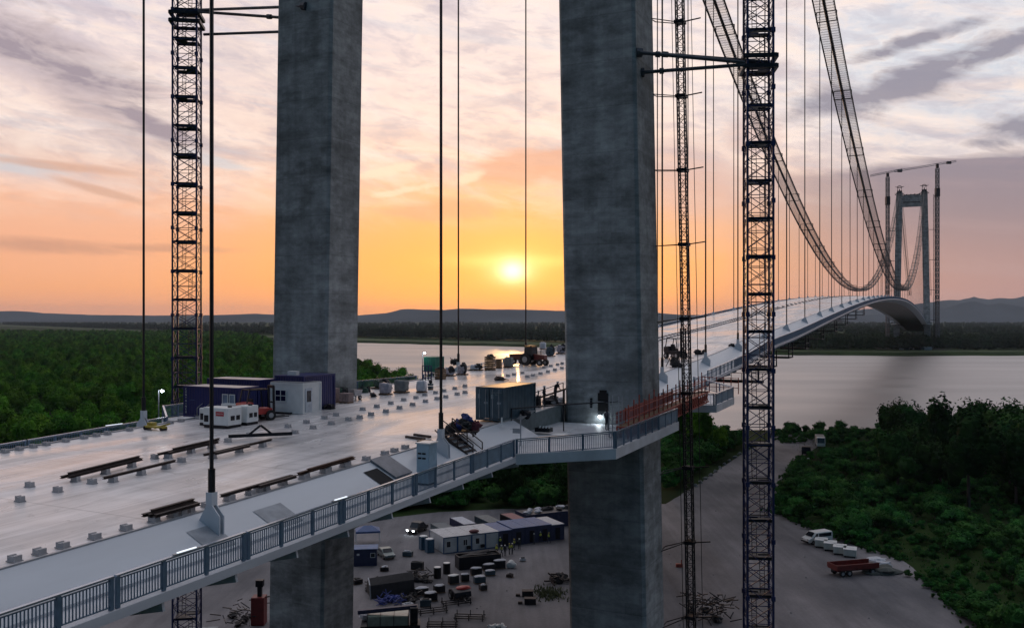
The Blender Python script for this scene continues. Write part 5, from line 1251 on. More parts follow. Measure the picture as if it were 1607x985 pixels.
# stairs over the sloping fairing
s0_, _, _ = at_t(704, 690, 12.6)
root = empty('steel_stairs', W(s0_, 12.5, zr(s0_)), -A, 'brown steel stairs with handrails leading from the deck down to the footway', 'stairs')
for i in range(6): m = MB(); m.cb(.2 + i * .38, 0, .25 - i * .25, .34, 1.3, .05); m.build('tread', IRON, root)
for y_ in (-.68, .68):
    m = MB(); m.beam((0, y_, .3), (2.45, y_, -1.3), .06, .25); m.build('stringer', IRON, root)
    m = MB(); m.beam((0, y_, 1.35), (2.4, y_, -.2), .06); m.beam((0, y_, .85), (2.4, y_, -.7), .045)
    for q in (0, .5, 1): m.beam((2.4 * q, y_, .25 - 1.5 * q), (2.4 * q, y_, 1.35 - 1.55 * q), .06)
    m.build('handrail', IRON, root)
# electrical cabinet
s0_, _, _ = at_t(671, 745, 15.7)
root = empty('electrical_cabinet', W(s0_, 15.65, foot(s0_) + .02), -A, 'tall pale blue electrical cabinet with vents standing on the footway behind the railing', 'cabinet')
m = MB(); m.cb(0, 0, .1, .85, 1.0, 2.35); m.build('housing', mat('pale_blue_paint', (.36, .50, .60), .4, 0, .12, 1.5), root, bevel=.02); m = MB(); m.cb(0, 0, 2.45, .98, 1.1, .08); m.build('roof', WHITEP, root)
m = MB(); m.cb(0, 0, 0, .8, .95, .1); m.build('plinth', STEEL, root)
for i in range(2):
    for j in range(2): m = MB(); m.box(-.32 + j * .3, -.515, 1.55 + i * .28, -.08 + j * .3, -.50, 1.65 + i * .28); m.build('vent', STEEL, root)
m = MB(); m.box(.40, -.45, .2, .44, .45, 2.4); m.build('door', mat('pale_blue_door', (.30, .44, .56), .4), root)
# loose pipes
for u, v, L_, lb in ((652, 689, 1.9, 'dark loose pipe, nearer of two lying on the deck beside the tall hanger'), (663, 685.5, 1.7, 'dark loose pipe, farther of two lying on the deck beside the tall hanger')):
    root, mp = dput('steel_pipe', u, v, lb, 'pipe'); m = MB(); m.tube((-L_ / 2, .25, .09), (L_ / 2, -.3, .09), .09, 8); m.build('pipe', IRON, root)
# pole and tube bundle on the fairing near the right leg
s0_, _, _ = at_t(819, 700, 15.6)
root = empty('galvanised_pole', W(s0_, 15.5, foot(s0_)), -A, 'thin galvanised pole standing on the footway before the right tower leg', 'pole'); m = MB(); m.tube((0, 0, 0), (0, 0, 2.5), .05, 8); m.cb(0, 0, 0, .3, .3, .04); m.cb(-.35, 0, 1.1, .6, .05, .35); m.build('pole', GALV, root)
s0_, _, _ = at_t(822, 650, 12.9)
root = empty('tube_bundle', W(s0_, 12.9, zr(s0_) + .1), -A, 'bundle of pale galvanised tubes leaning on the upper edge of the fairing', 'tubes')
for i in range(4): m = MB(); m.tube((i * .13, -1.3, -.05), (i * .13 - .1, 1.5, .35), .05, 6); m.build('tube', GALV, root)
root = empty('tool_crate', W(-12.2, 14.6, f0 + .02), -A, 'open dark crate of bottles on the platform before the right tower leg', 'crate'); s0_, _, _ = at_t(851, 670, 14.5); root.location = W(s0_ + .3, 14.5, f0 + .02)
m = MB(); m.cb(0, 0, 0, 1.3, .7, .08); m.cb(0, -.33, .08, 1.3, .04, .25); m.cb(0, .33, .08, 1.3, .04, .25); m.cb(-.63, 0, .08, .04, .6, .25); m.cb(.63, 0, .08, .04, .6, .25); m.build('crate', STEEL, root)
for i in range(4): m = MB(); m.tube((-.45 + i * .28, -.1, .1), (-.35 + i * .28, .15, .42), .07, 7); m.build('bottle', WHITEP, root)
s0_, _, _ = at_t(878, 676, 16.5); root = empty('broken_sign', W(s0_, 16.5, f0 + .03), -A, 'white bent board with a handle lying on the platform', 'board'); m = MB(); m.add([(-.7, -.2, .03), (.5, -.3, .03), (.8, .1, .15), (-.4, .25, .06), (-.7, -.2, .06), (.5, -.3, .06), (.8, .1, .18), (-.4, .25, .09)], [(3, 2, 1, 0), (4, 5, 6, 7), (0, 1, 5, 4), (1, 2, 6, 5), (2, 3, 7, 6), (3, 0, 4, 7)]); m.beam((.3, .1, .1), (1.0, 1.0, .5), .05); m.build('board', WHITEP, root)
# clutter between container and right leg
s0_, _, _ = at_t(868, 628, 12.0)
root = empty('loading_ramp', W(s0_, 11.6, zd(s0_, 11.6)), -A, 'brown sloping steel ramp with rails beside the right tower leg', 'ramp')
m = MB(); m.beam((-1.8, -.5, .35), (1.5, .2, 1.5), 1.0, .15); m.build('ramp_plate', IRON, root); m = MB(); m.beam((-1.8, -.9, .9), (1.5, -.3, 2.1), .06); m.beam((-1.8, -.9, 0), (-1.8, -.9, .9), .06); m.beam((1.5, -.3, 0), (1.5, -.3, 2.1), .07); m.beam((1.3, .4, 0), (1.3, .4, 1.4), .12); m.build('rail', IRON, root)
heap('sack_pile', 850, 620, 888, 636, 'pile of pale sacks and dark junk against the right tower leg', 'sacks', None, 'junk', BAG, seed=30, dep=1.6)
heap('small_machine', 838, 613, 852, 641, 'dark upright machine between the container and the workers', 'machine', None, 'junk', TARPD, seed=31, dep=1.)
root = empty('guard_pipe', W(-12.9, 12.75, zr(-12.9) + .0), -A, 'black pipe rail along the platform edge in front of the right tower leg', 'pipe rail')
m = MB(); m.path([(0, .0, .95), (2.6, 4.5, 1.0), (5.8, 9.2, 1.0)], .06, 6); 
for q in ((0, 0), (2.6, 4.5)): m.tube((q[0], q[1], -1.2 if q[0] else 0), (q[0], q[1], 1.0), .05, 6)
m.build('pipe', STEEL, root)
# --- lamps
def lamp(loc, h, label, rz=0, power=60, arm=.6, pole=True, r=.13):
    root = empty('work_lamp', loc, rz, label, 'lamp'); m = MB()
    if pole: m.tube((0, 0, 0), (0, 0, h), .05, 8); m.beam((0, 0, h), (arm, 0, h), .05); m.build('pole', GALV, root)
    m = MB(); m.cb(arm, 0, h + .02, .34, .22, .08); m.build('lamp_housing', STEEL, root)
    m = MB(); m.lump((arm, -.06, h - .06), r, r, r * .8, 0, 0, 10, 6); m.build('lamp_glow', LAMPE, root)
    l = bpy.data.lights.new('lamp_light', 'POINT'); l.energy = power; l.color = (.85, .95, 1); l.shadow_soft_size = .15; lo = bpy.data.objects.new('lamp_light', l); COL.objects.link(lo); lo.parent = root; lo.location = (arm, -.5, h - .35)
s0_, z0_, _ = at_t(254, 612, -21.5); lamp(W(s0_, -21.9, f0), z0_ - f0, 'lit white work lamp on a pole left of the blue containers', -A, 12, .5, r=.15)
s0_, z0_, _ = at_t(661, 553, -17.2); lamp(W(s0_, -17.0, foot(s0_)), z0_ - foot(s0_), 'small lit lamp on a thin pole beside the green container', -A, 12, .35)
tt_ = near_face_t(943); zz_ = near_face_z(943, 652); lamp(W(-3.0, tt_ - .1, zz_ - .1), 0.1, 'bright floodlight hanging below the doorway of the right tower leg', -A, 14, .1, False, .15)
def strip(sg, u, label):
    s, z, mp = at_t(u, 600, sg * 16.6); root = empty('strip_light', W(s, sg * 16.6, foot(s) + 1.27), -A, label, 'strip light'); m = MB(); m.cb(0, 0, 0, .07, 1.0 if sg > 0 else 1.6, .04); m.build('tube', mat('strip_glow', (.8, .85, .9), .4, emit=(.85, .92, 1), es=1.0), root); m = MB(); m.cb(0, 0, -.03, .13, 1.4, .03); m.build('holder', GALV, root)
strip(1, 293, 'lit strip light on the near handrail left of the near hanger foot'); strip(1, 535, 'lit strip light on the near handrail below the open hatch'); strip(-1, 179, 'lit strip light on the far left handrail')
# --- red formwork scaffold beside the right leg
root = empty('formwork_scaffold', W(0, 21.2, f0 + .1), -A, 'red steel formwork scaffold standing on the walkway beside the right tower leg', 'scaffold')
def up(s): return s * .035
m = MB()
s = -10.6
while s < 15.:
    for x_ in (-.45, .45): m.beam((x_, s, up(s)), (x_, s, up(s) + 1.0), .10)
    m.beam((-.45, s, up(s)), (.45, s, up(s)), .10); m.beam((-.45, s, up(s) + 1.0), (.45, s, up(s) + 1.0), .1)
    for x_ in (-.45, .45): m.beam((x_, s, up(s)), (x_, s + .8, up(s) + 1.0), .07); m.beam((x_, s + .8, up(s)), (x_, s, up(s) + 1.0), .07)
    s += .8
for x_ in (-.45, .45):
    for z_ in (0, 1.0): m.beam((x_, -10.6, up(-10.6) + z_), (x_, 15.2, up(15.2) + z_), .13)
m.build('truss', REDST, root)
m = MB(); s = -10.2; i = 0
while s < 15:
    m.beam((.35, s, up(s) + 1.05), (.35, s, up(s) + 2.7 + .25 * ((i * 7) % 3)), .09); 
    if i % 2: m.beam((-.35, s, up(s) + 1.05), (-.35, s, up(s) + 2.3), .08)
    s += 1.35; i += 1
for z_ in (1.6, 2.2): m.beam((.35, -10.2, up(-10.2) + z_), (.35, 14.8, up(14.8) + z_), .07)
m.beam((-.35, -10.2, up(-10.2) + 2.1), (-.35, 14.8, up(14.8) + 2.1), .06)
m.build('guard_rail', REDST, root)
m = MB(); m.box(-.62, -10.4, .0, -.58, 5, .9); m.v = [(x, y, z + 1.2 + up(y)) for x, y, z in m.v]; m.build('mesh_panel', mat('pink_mesh', (.30, .13, .14), .8, 0, .3, 3), root)
m = MB(); m.beam((0, -10.6, 1.02 + up(-10)), (0, 15.2, 1.02 + up(15)), .8, .05); m.build('plank', WOOD, root)
root = empty('scaffold_tower', W(-10.2, 20.5, f0 - .1), -A, 'grey narrow access ladder frame by the doorway, left of the red formwork', 'ladder frame')
m = MB()
for x_ in (-.4, .4):
    for y_ in (-.4, .4): m.beam((x_, y_, 0), (x_, y_, 3.2), .06)
for i in range(9):
    m.beam((-.4, -.4, .35 * i), (.4, -.4, .35 * i), .04); m.beam((-.4, .4, .35 * i), (.4, .4, .35 * i), .04)
m.build('frame', GALV, root)
root = empty('red_guard_rail', W(26, 21.8, f0 + .35), -A, 'red guard rails at the far corner of the second tower platform', 'guard rail')
m = MB()
for i in range(6): m.beam((-4.5 + i * .9, 4 - i * .2, 0), (-4.5 + i * .9, 4 - i * .2, 1.9), .09)
for z_ in (.7, 1.3, 1.8): m.beam((-4.5, 4, z_), (0, 3, z_), .07)
m.build('rail', REDST, root)
# --- inspection frames under the main span
fr0 = None
for i, u in enumerate((1214, 1240, 1266, 1290, 1311, 1328, 1343, 1355)):
    s, z, mp = at_t(u, 540, 17.4); loc = W(s, 16., zr(s) - 2.0)
    if fr0 is None:
        fr0 = empty('hanging_frame', loc, -A, 'dark hanging work frame slung under the deck edge', 'work frame', 'row of work frames hanging under the main span'); m = MB()
        for y_ in (-2.2, 2.2):
            m.beam((-3.5, y_, -2.4), (1.6, y_, -2.4), .2); m.beam((1.5, y_, -2.4), (1.5, y_, .3), .18); m.beam((-3.4, y_, -2.4), (-3.4, y_, -.6), .18); m.beam((1.5, y_, -1.3), (-3.4, y_, -1.3), .1)
        for x_ in (-3.4, 1.5): m.beam((x_, -2.2, -2.4), (x_, 2.2, -2.4), .18); m.beam((x_, -2.2, -1.3), (x_, 2.2, -1.3), .12)
        m.build('frame', STEEL, fr0); m = MB(); m.cb(-1, 0, -2.35, 4.6, 4.2, .08); m.build('walkway', STEEL, fr0)
    else: copy_tree(fr0, None, loc, -A)
root = empty('inspection_gantry', W(57, 12, zr(57) - 3.9), -A, 'long dark inspection gantry slung beneath the deck left of the blue mast', 'gantry')
m = MB(); m.box(-24, -.6, -.3, 7.5, .6, 0.05); m.build('beam', STEEL, root)
m = MB()
for i in range(22): m.beam((-24 + i * 1.5, -.6, .05), (-24 + i * 1.5, -.6, 1.1), .07); 
m.beam((-24, -.6, 1.1), (7.5, -.6, 1.1), .07); m.beam((6.8, 0, 0), (6.8, 0, 2.8), .25); m.build('rail', STEEL, root)
# --- things at the crest
def truck(root, cabm, bedm, L_=7., bed='flat', h=2.6):
    m = MB(); m.side([(-L_ / 2, .75), (-L_ / 2 + 1.9, .75), (-L_ / 2 + 1.9, h), (-L_ / 2 + .35, h), (-L_ / 2, 1.6)], -1.15, 1.15); cb_ = m.build('cab', cabm, root, bevel=.06)
    m = MB(); m.add([(-1.0, -L_ / 2 - .012 + .02, 1.65), (1.0, -L_ / 2 + .008, 1.65), (1.0, -L_ / 2 + .30, h - .12), (-1.0, -L_ / 2 + .30, h - .12)], [(0, 1, 2, 3)]); m.build('windscreen', GLASS, cb_)
    for x_ in (-1.165, 1.165): m = MB(); m.box(x_ - .01, -L_ / 2 + .5, 1.6, x_ + .01, -L_ / 2 + 1.5, h - .3); m.build('side_window', GLASS, cb_)
    m = MB(); m.box(-.5, -L_ / 2 + 1.9, .6, .5, L_ / 2, .85); m.build('chassis', STEEL, root)
    m = MB(); m.box(-1.2, -L_ / 2 + 2.1, .9, 1.2, L_ / 2, 1.05)
    if bed == 'box': m.box(-1.2, -L_ / 2 + 2.1, 1.05, 1.2, L_ / 2, h)
    if bed == 'side':
        for x_ in (-1.18, 1.18): m.box(x_ - .03, -L_ / 2 + 2.1, 1.05, x_ + .03, L_ / 2, 1.6)
        m.box(-1.15, L_ / 2 - .06, 1.05, 1.15, L_ / 2, 1.6); m.box(-1.15, -L_ / 2 + 2.1, 1.05, 1.15, -L_ / 2 + 2.2, 2.2)
    m.build('bed', bedm, root)
    for x_ in (-1., 1.):
        for y_ in (-L_ / 2 + 1.1, L_ / 2 - 1.2, L_ / 2 - 2.3): wheel(root, x_, y_, .48, .32)
root, mp = dput('truck', 1357.5, 467, 'red truck near the crest of the main span', 'truck'); s_, t_ = st(*root.location[:2]); truck(root, REDP, REDP, 7.5, 'box', 3.2); root.rotation_euler.z = -A + R(180); root.scale = (1.25,) * 3
root, mp = dput('site_cabin', 1372.5, 465, 'pale box cabin on the crest of the deck right of the red truck', 'cabin'); container(root, 6, 3, 3.6, BAG, BAG); m = MB(); m.box(-.5, -1.56, .2, .5, -1.5, 2.2); m.build('door', STEEL, root)
root, mp = dput('truck', 1387, 465, 'dark truck on the crest, farthest of the vehicles before the bend', 'truck'); truck(root, STEEL, STEEL, 7, 'side', 3.0); root.rotation_euler.z = -A
root, mp = dput('lamp_gantry', 1341, 459, 'thin T shaped lamp mast on the crest of the deck', 'lamp mast'); m = MB(); m.beam((0, 0, 0), (0, 0, 8), .35); m.beam((-3, 0, 7.8), (3, 0, 7.8), .4, .3); m.beam((-2, 0, 6.6), (2, 0, 6.6), .25); m.build('mast', STEEL, root)
root, mp = dput('steel_trestle', 1307, 485, 'small dark U shaped frame standing on the main span', 'frame'); m = MB(); m.beam((-1.2, 0, 0), (-1.2, 0, 1.9), .18); m.beam((1.2, 0, 0), (1.2, 0, 1.4), .18); m.beam((-1.2, 0, .5), (1.2, 0, .5), .2); m.build('frame', STEEL, root)
root, mp = dput('cable_drum', 1328, 465, 'single dark cable drum on the main span left of the red truck', 'cable drum'); m = MB(); m.tube((-.9, 0, 1.2), (-.7, 0, 1.2), 1.2, 14); m.tube((.7, 0, 1.2), (.9, 0, 1.2), 1.2, 14); m.build('flange', IRON, root); m = MB(); m.tube((-.7, 0, 1.2), (.7, 0, 1.2), .8, 12); m.build('core', STEEL, root)
# --- far cranes and hoist
def far_crane(u, vtop, u0, u1, v0_, v1_, s, label):
    kk = (u - 803.5) / F; t = (kk * (YC + s * CA) - XC - s * SA) / (CA + kk * SA); p = W(s, t, 0); mp = p.y / F; zt_ = CH + (HZ - vtop) * mp
    root = empty('tower_crane', p, 0, label, 'tower crane', 'tower cranes at the distant bridge tower')
    m = MB(); lattice(m, 3.2, 0, zt_ - 6, 6.5, .62, .34); m.build('mast', mat('crane_grey', (.16, .17, .19), .5, .3), root); m = MB(); m.cb(0, 0, zt_ - 40, 4.6, 4.6, 10); m.cb(0, 0, zt_ - 6, 2.6, 2.6, 5); m.build('climbing_frame', STEEL, root)
    xa, xb = (u0 - u) * mp, (u1 - u) * mp; za, zb_ = CH + (HZ - v0_) * mp, CH + (HZ - v1_) * mp; m = MB(); n = 12
    for i in range(n):
        a_, b_ = i / n, (i + 1) / n; pa, pb = Vector((xa + (xb - xa) * a_, 0, za + (zb_ - za) * a_)), Vector((xa + (xb - xa) * b_, 0, za + (zb_ - za) * b_)); m.beam(pa, pb, .5); m.beam(pa + Vector((0, 0, 1.8)), pb + Vector((0, 0, 1.8)), .4); m.beam(pa, pb + Vector((0, 0, 1.8)), .25); m.beam(pa, pa + Vector((0, 0, 1.8)), .25)
    m.build('jib', MATS['crane_grey'], root); m = MB(); m.cb(xb - 3 if u < 1450 else xb - 9, 0, (zb_ - 2.5), 5, 2.5, 3); m.build('counterweight', STEEL, root)
    m = MB()
    for q in range(4): z_ = 35 + q * 36; m.beam((0, 0, z_), ((1411 - u) * mp * .6 if u < 1440 else (1452 - u) * mp * .7, 0, z_), .5)
    m.build('tie_beam', STEEL, root)
far_crane(1393, 270, 1366, 1416, 277, 267, 1118, 'tower crane left of the distant tower with a short jib')
far_crane(1471, 256, 1404, 1501, 270, 254, 1122, 'tower crane right of the distant tower with the longer jib')
root = empty('hoist_mast', W(1120, 24.5, 0), -A, 'thin hoist mast on the right leg of the distant tower', 'hoist mast'); m = MB(); lattice(m, 1.8, 0, 185, 4.5, .4, .22, False); m.build('mast_frame', STEEL, root)
root = empty('pier_works', W(1085, 2, .3), -A, 'low work platforms and material between the feet of the distant tower', 'site works'); rg = random.Random(8)
for i in range(12): m = MB(); m.cb(rg.uniform(-22, 22), rg.uniform(-8, 20), 0, rg.uniform(3, 9), rg.uniform(3, 7), rg.uniform(1.5, 5)); m.build('work_box', (FASC, TEALP, STEEL)[i % 3], root)
m = MB(); m.prism([(-30, -22), (32, -26), (45, -5), (36, 22), (-34, 22), (-44, 0)], -4.5, .5); o = m.build('tower_island', mat('sandy_rubble', (.16, .15, .13), .95, 0, .4, .1, spec=.1)); o.location = W(1112, 0, 0); o.rotation_euler.z = -A; tag(o, kind='structure')
# ================================================================== objects on the yard below
def wpt(u, v): return on_ground(u, v, .05)
YR = math.atan2(3.8, 7.6)
base0 = wpt(696, 869); ax = Vector((math.cos(YR), math.sin(YR), 0)); ay = Vector((-math.sin(YR), math.cos(YR), 0))
WROOF = mat('white_roof_sheet', (.50, .52, .55), .5, 0, .2, 1.2); CABW = mat('cabin_wall', (.55, .58, .60), .5, 0, .15, 1.2); BLUD = mat('dark_blue_wall', (.02, .03, .09), .5)
kinds = [(CABW, WROOF)] * 4 + [(BLUD, BLUER)] * 4 + [(BLUD, WROOF)]
desc = ['white office cabin with blue corner posts at the left end of the row', 'white office cabin, second from the left end of the row', 'white office cabin carrying the dark red tank on its roof edge', 'white office cabin joining the blue roofed ones',
        'blue roofed cabin next to the white ones', 'blue roofed cabin, second of the blue ones', 'blue roofed cabin, third of the blue ones behind the workers', 'blue roofed cabin, last of the blue ones', 'dark cabin with a pale roof at the right end of the row']
for i, (wm_, rm_) in enumerate(kinds):
    c = base0 + ax * (1.22 + i * 2.46) + ay * 3.05
    root = empty('office_cabin', c, YR, desc[i], 'cabin', 'row of office cabins in the yard'); h = 2.6 if i < 5 else 2.75 if i < 8 else 2.6
    m = MB(); m.box(-1.17, -3.0, .1, 1.17, 3.0, h - .1); m.build('wall', wm_, root)
    m = MB()
    for x_ in (-1.16, 1.16):
        for y_ in (-2.98, 2.98): m.cb(x_, y_, 0, .14, .14, h)
    m.box(-1.22, -3.06, h - .16, 1.22, -2.96, h); m.box(-1.22, -3.06, 0, 1.22, -2.96, .14); m.build('frame', BLUD if i > 3 else mat('blue_post', (.04, .10, .22), .5), root)
    m = MB(); 
    for q in range(6): m.box(-1.2 + q * .4, -3.1, h, -.82 + q * .4, 3.1, h + .06)
    m.box(-1.22, -3.12, h - .03, 1.22, 3.12, h + .02); m.build('roof', rm_, root)
    if i < 4:
        if i != 3: window(root, (-.35, .1, -.2)[i] - .3, -3.0, 1.0, (-.35, .1, -.2)[i] + .35, 1.9, mull=1 if i == 1 else 0)
        if i in (1, 2): m = MB(); m.box(.35, -3.3, .35, .95, -3.0, .85); m.build('air_conditioner', STEEL, root)
    else:
        m = MB(); m.box(-.5, -3.05, .1, .4, -3.0, 2.1); m.build('door', STEEL, root)
root = empty('roof_tank', base0 + ax * 5.6 + ay * .6 + Vector((0, 0, 2.68)), YR, 'dark red round tank lying on the white cabin roof edge', 'tank'); m = MB(); m.lump((0, 0, .28), .9, .6, .3, 0, .05, 14, 6); m.build('tank', mat('dark_red_tank', (.12, .02, .03), .5), root, smooth=True)
for (a_, b_, lb) in ((-1.5, 2.2, 'blue portable toilet with white lid, nearer of two by the cabin row'), (-1.7, 4.4, 'blue portable toilet with white lid, farther of two by the cabin row')):
    root = empty('portable_toilet', base0 + ax * a_ + ay * b_, YR, lb, 'toilet'); m = MB(); m.cb(0, 0, 0, 1.2, 1.2, 2.1); m.build('wall', mat('toilet_blue', (.03, .09, .16), .5), root); m = MB(); m.lump((0, 0, 2.12), .68, .68, .16, 0, 0, 8, 6); m.build('roof', WHITEP, root); m = MB(); m.box(-.4, -.63, .1, .4, -.6, 1.95); m.build('door', mat('toilet_door', (.04, .12, .2), .5), root)
for i, (u0, v0, mt_, lb) in enumerate(((706, 809, BAG, 'pale topped container behind the white office cabins'), (745, 806, BAGG, 'container with a weathered cream roof behind the office cabins'), (785, 803, mat('faded_red_roof', (.28, .11, .11), .6), 'container with a faded red roof behind the blue cabins'), (676, 818, TEALP, 'dark container at the left end of the rear row'))):
    p = on_ground(u0, v0 + 3, 2.6); c = p + ax * 1.2 - ay * 3.0; c.z = .05
    root = empty('storage_container', c, YR, lb, 'container', 'storage containers behind the office cabins'); container(root, 2.44, 6.06, 2.6, (BLUD, TEALP, STEEL, TEALP)[i], mt_)
p = on_ground(812, 801, 2.7); c = p + ax * 5.2 - ay * 2.0; c.z = .05
root = empty('storage_shed', c, YR, 'dark blue shed heaped with white sacks at the right end of the rear row', 'shed'); container(root, 11, 4.5, 2.7, BLUD, STEEL)
rg = random.Random(3)
for i in range(9): m = MB(); m.lump((-4.6 + i * 1.1, rg.uniform(-1.6, 1.6), 2.85), rg.uniform(.5, 1.1), rg.uniform(.5, .9), rg.uniform(.2, .45), i, .35, 8, 5, 2); m.build('sack', BAG if i < 4 or i == 7 else TARPD, root)
# cars
def car(root, body, L_=4.4, h=1.45, lights=False):
    w_ = .88; k = L_ / 4.4
    m = MB(); m.side([(-2.2 * k, .35), (-2.15 * k, .72), (-1.2 * k, .9), (-.55 * k, h - .04), (.6 * k, h), (1.5 * k, 1.0), (2.15 * k, .92), (2.2 * k, .4)], -w_, w_); bd = m.build('body', body, root, bevel=.07)
    m = MB(); m.add([(-w_ + .14, -1.12 * k, .96), (w_ - .14, -1.12 * k, .96), (w_ - .2, -.60 * k, h - .03), (-w_ + .2, -.60 * k, h - .03)], [(0, 1, 2, 3)]); m.v = [(x, y - .03, z + .03) for x, y, z in m.v]; m.build('windscreen', GLASS, bd)
    for q in (-1, 1):
        m = MB(); pts = [(-.98 * k, .95), (1.3 * k, .98), (.6 * k, h - .1), (-.5 * k, h - .1)]; m.side(pts, q * (w_ + .004) - .004, q * (w_ + .004) + .004); m.build('side_window', GLASS, bd)
        m = MB(); m.cb(q * .6, -2.19 * k, .6, .34, .06, .16); m.build('headlight', LAMPE if lights else WHITEP, root)
        for y_ in (-1.35 * k, 1.35 * k): wheel(root, q * (w_ - .1), y_, .33, .22)
root, mp = gput('parked_car', 605, 873, 'dark silver car parked beside the blue tent', 'car', rz=R(28)); car(root, mat('silver_green_paint', (.16, .20, .20), .3, .5, .1, 2))
root, mp = gput('pickup_car', 655, 834, 'dark car with its headlights lit behind the portable toilets', 'car', rz=R(-25)); car(root, mat('black_car_paint', (.01, .01, .012), .3), 4.8, 1.8, True)
# blue tent and kiosk
root, mp = gput('blue_tent', 577, 851, 'blue roofed open tent behind the left tower leg', 'tent', rz=.2)
m = MB(); m.add([(-2, -1.5, 2.2), (2, -1.5, 2.2), (2, 1.5, 2.2), (-2, 1.5, 2.2), (-.6, 0, 2.9), (.6, 0, 2.9)], [(0, 1, 5, 4), (1, 2, 5), (2, 3, 4, 5), (3, 0, 4)]); m.box(-2, -1.5, 1.9, 2, -1.47, 2.2); m.box(1.97, -1.5, 1.9, 2, 1.5, 2.2); m.build('canopy', BLUER, root)
for x_ in (-1.95, 1.95):
    for y_ in (-1.45, 1.45): m = MB(); m.beam((x_, y_, 0), (x_, y_, 2.2), .08); m.build('leg', WHITEP, root)
root, mp = gput('blue_kiosk', 573, 884, 'dark blue kiosk with a pale framed hatch beside the left tower leg', 'kiosk', rz=.12)
m = MB(); m.cb(0, 0, 0, 3.6, 2.6, 2.5); m.build('wall', BLUD, root); m = MB(); m.cb(0, 0, 2.5, 3.9, 2.9, .1); m.build('roof', mat('blue_sheet', (.05, .13, .30), .5, 0, .3, 1), root); window(root, .9, -1.3, 1.3, 1.5, 1.9, mull=0); m = MB(); m.box(-1.2, -1.33, 1.6, -.8, -1.3, 1.9); m.build('notice', WHITEP, root)
# dark open container, crates, drums, tarpaulin shelter
root, mp = gput('open_container', 750, 888, 'long dark open topped container in front of the workers', 'container', rz=YR * .75); m = MB()
m.cb(0, -1.1, 0, 6.6, .1, 1.9); m.cb(0, 1.1, 0, 6.6, .1, 1.9); m.cb(-3.25, 0, 0, .1, 2.1, 1.9); m.cb(3.25, 0, 0, .1, 2.1, 1.9); m.cb(0, 0, .1, 6.4, 2.1, .1); m.build('wall', STEEL, root); m = MB(); m.lump((.3, 0, 1.7), 2.6, .8, .5, 4, .4, 12, 6, 1.5); m.build('load', TARPD, root)
def pile(u0, v0, u1, v1, top, side, lb, nm='covered_pallet', grp='white topped pallets in the yard'):
    root, mp = gput(nm, (u0 + u1) / 2, v1 - 2, lb, 'pallet', grp, rz=YR * .8 + random.uniform(-.1, .1)); wd = (u1 - u0) * mp * .85; hh = max(.6, (v1 - v0) * mp * .62); root.location += Vector((0, wd * .2, 0))
    m = MB(); m.cb(0, 0, .12, wd, wd * .6, hh); m.build('load', side, root, bevel=.06); m = MB(); m.lump((0, 0, hh + .12), wd * .52, wd * .33, .14, u0, .2, 10, 6, 2); m.build('cover', top, root); m = MB(); m.cb(0, 0, 0, wd, wd * .6, .12); m.build('pallet', WOOD, root); return root
pile(737, 889, 757, 904, BAG, TARPD, 'long white topped pallet before the open container, left one'); pile(756, 884, 778, 897, BAG, TARPD, 'long white topped pallet before the open container, right one')
pile(742, 902, 763, 917, BAG, TEALP, 'white topped grey crate, front left of the pallet group'); pile(760, 895, 778, 905, BAG, TEALP, 'low pale crate, front right of the pallet group')
pile(774, 875, 794, 894, BAG, STEEL, 'tall white topped pallet at the right end of the group'); pile(702, 899, 721, 918, WHITEP, TARPD, 'tall pallet under a bright white sheet above the red machine'); pile(722, 898, 737, 914, BAG, TARPD, 'pale covered pallet right of the bright white sheet')
pile(649, 920, 673, 936, BAG, TARPD, 'white topped pallet, upper left in the front group'); pile(664, 926, 687, 945, BAG, STEEL, 'white topped pallet, lowest in the front group'); pile(679, 916, 699, 932, BAG, TARPD, 'white topped pallet, right one in the front group')
rg = random.Random(21)
more = [(640, 872, 'flat dark crate alone on the gravel before the toilets', .8), (618, 962, 'dark crate just above the crane truck', .7), (668, 951, 'dark crate between the racks and the drums', .8), (758, 925, 'small flat crate right of the red machine', .6), (800, 905, 'small dark crate on the open gravel right of the pallets', .6),
        (655, 893, 'dark crate behind the black shelter', .9), (603, 895, 'low dark crate behind the shelter, left one', .8), (560, 915, 'dark crate touching the left tower leg', .9), (820, 880, 'small pale crate lying on the open gravel', .5), (640, 955, 'pale crate between blue rods and the crane truck', .8)]
for u, v, lb, k in more:
    root, mp = gput('site_crate', u, v, lb, 'crate', 'odd crates on the gravel', rz=rg.uniform(-.4, .8)); a_, b_, c_ = rg.uniform(1.2, 2.2) * k, rg.uniform(.9, 1.5) * k, rg.uniform(.5, 1.2) * k
    m = MB(); m.cb(0, 0, .1, a_, b_, c_); m.build('box', (STEEL, TEALP, IRON, TARPD)[rg.randrange(4)] if 'pale' not in lb else BAG, root, bevel=.04); m = MB(); m.cb(0, 0, 0, a_, b_ * .8, .1); m.build('pallet', WOOD, root); m = MB(); m.lump((0, 0, c_ + .1), a_ * .4, b_ * .4, .16, u, .4, 8, 5, 2); m.build('load', (TARPD, BAG)[rg.randrange(2)], root)
root, mp = gput('white_sack', 802, 890, 'white bulging sack at the right end of the pallets', 'sack'); m = MB(); m.lump((0, 0, .5), .8, .6, .55, 2, .2, 10, 7); m.build('sack', WHITEP, root)
for u, v, lb in ((686.5, 906, 'dark drum with a white lid, nearer of two'), (701, 899, 'dark drum with a white lid, farther of two')):
    root, mp = gput('drum', u, v, lb, 'drum', 'drums in the yard'); m = MB(); m.tube((0, 0, 0), (0, 0, 1.5), .55, 14); m.build('drum', STEEL, root); m = MB(); m.tube((0, 0, 1.5), (0, 0, 1.58), .5, 14); m.build('lid', WHITEP, root)
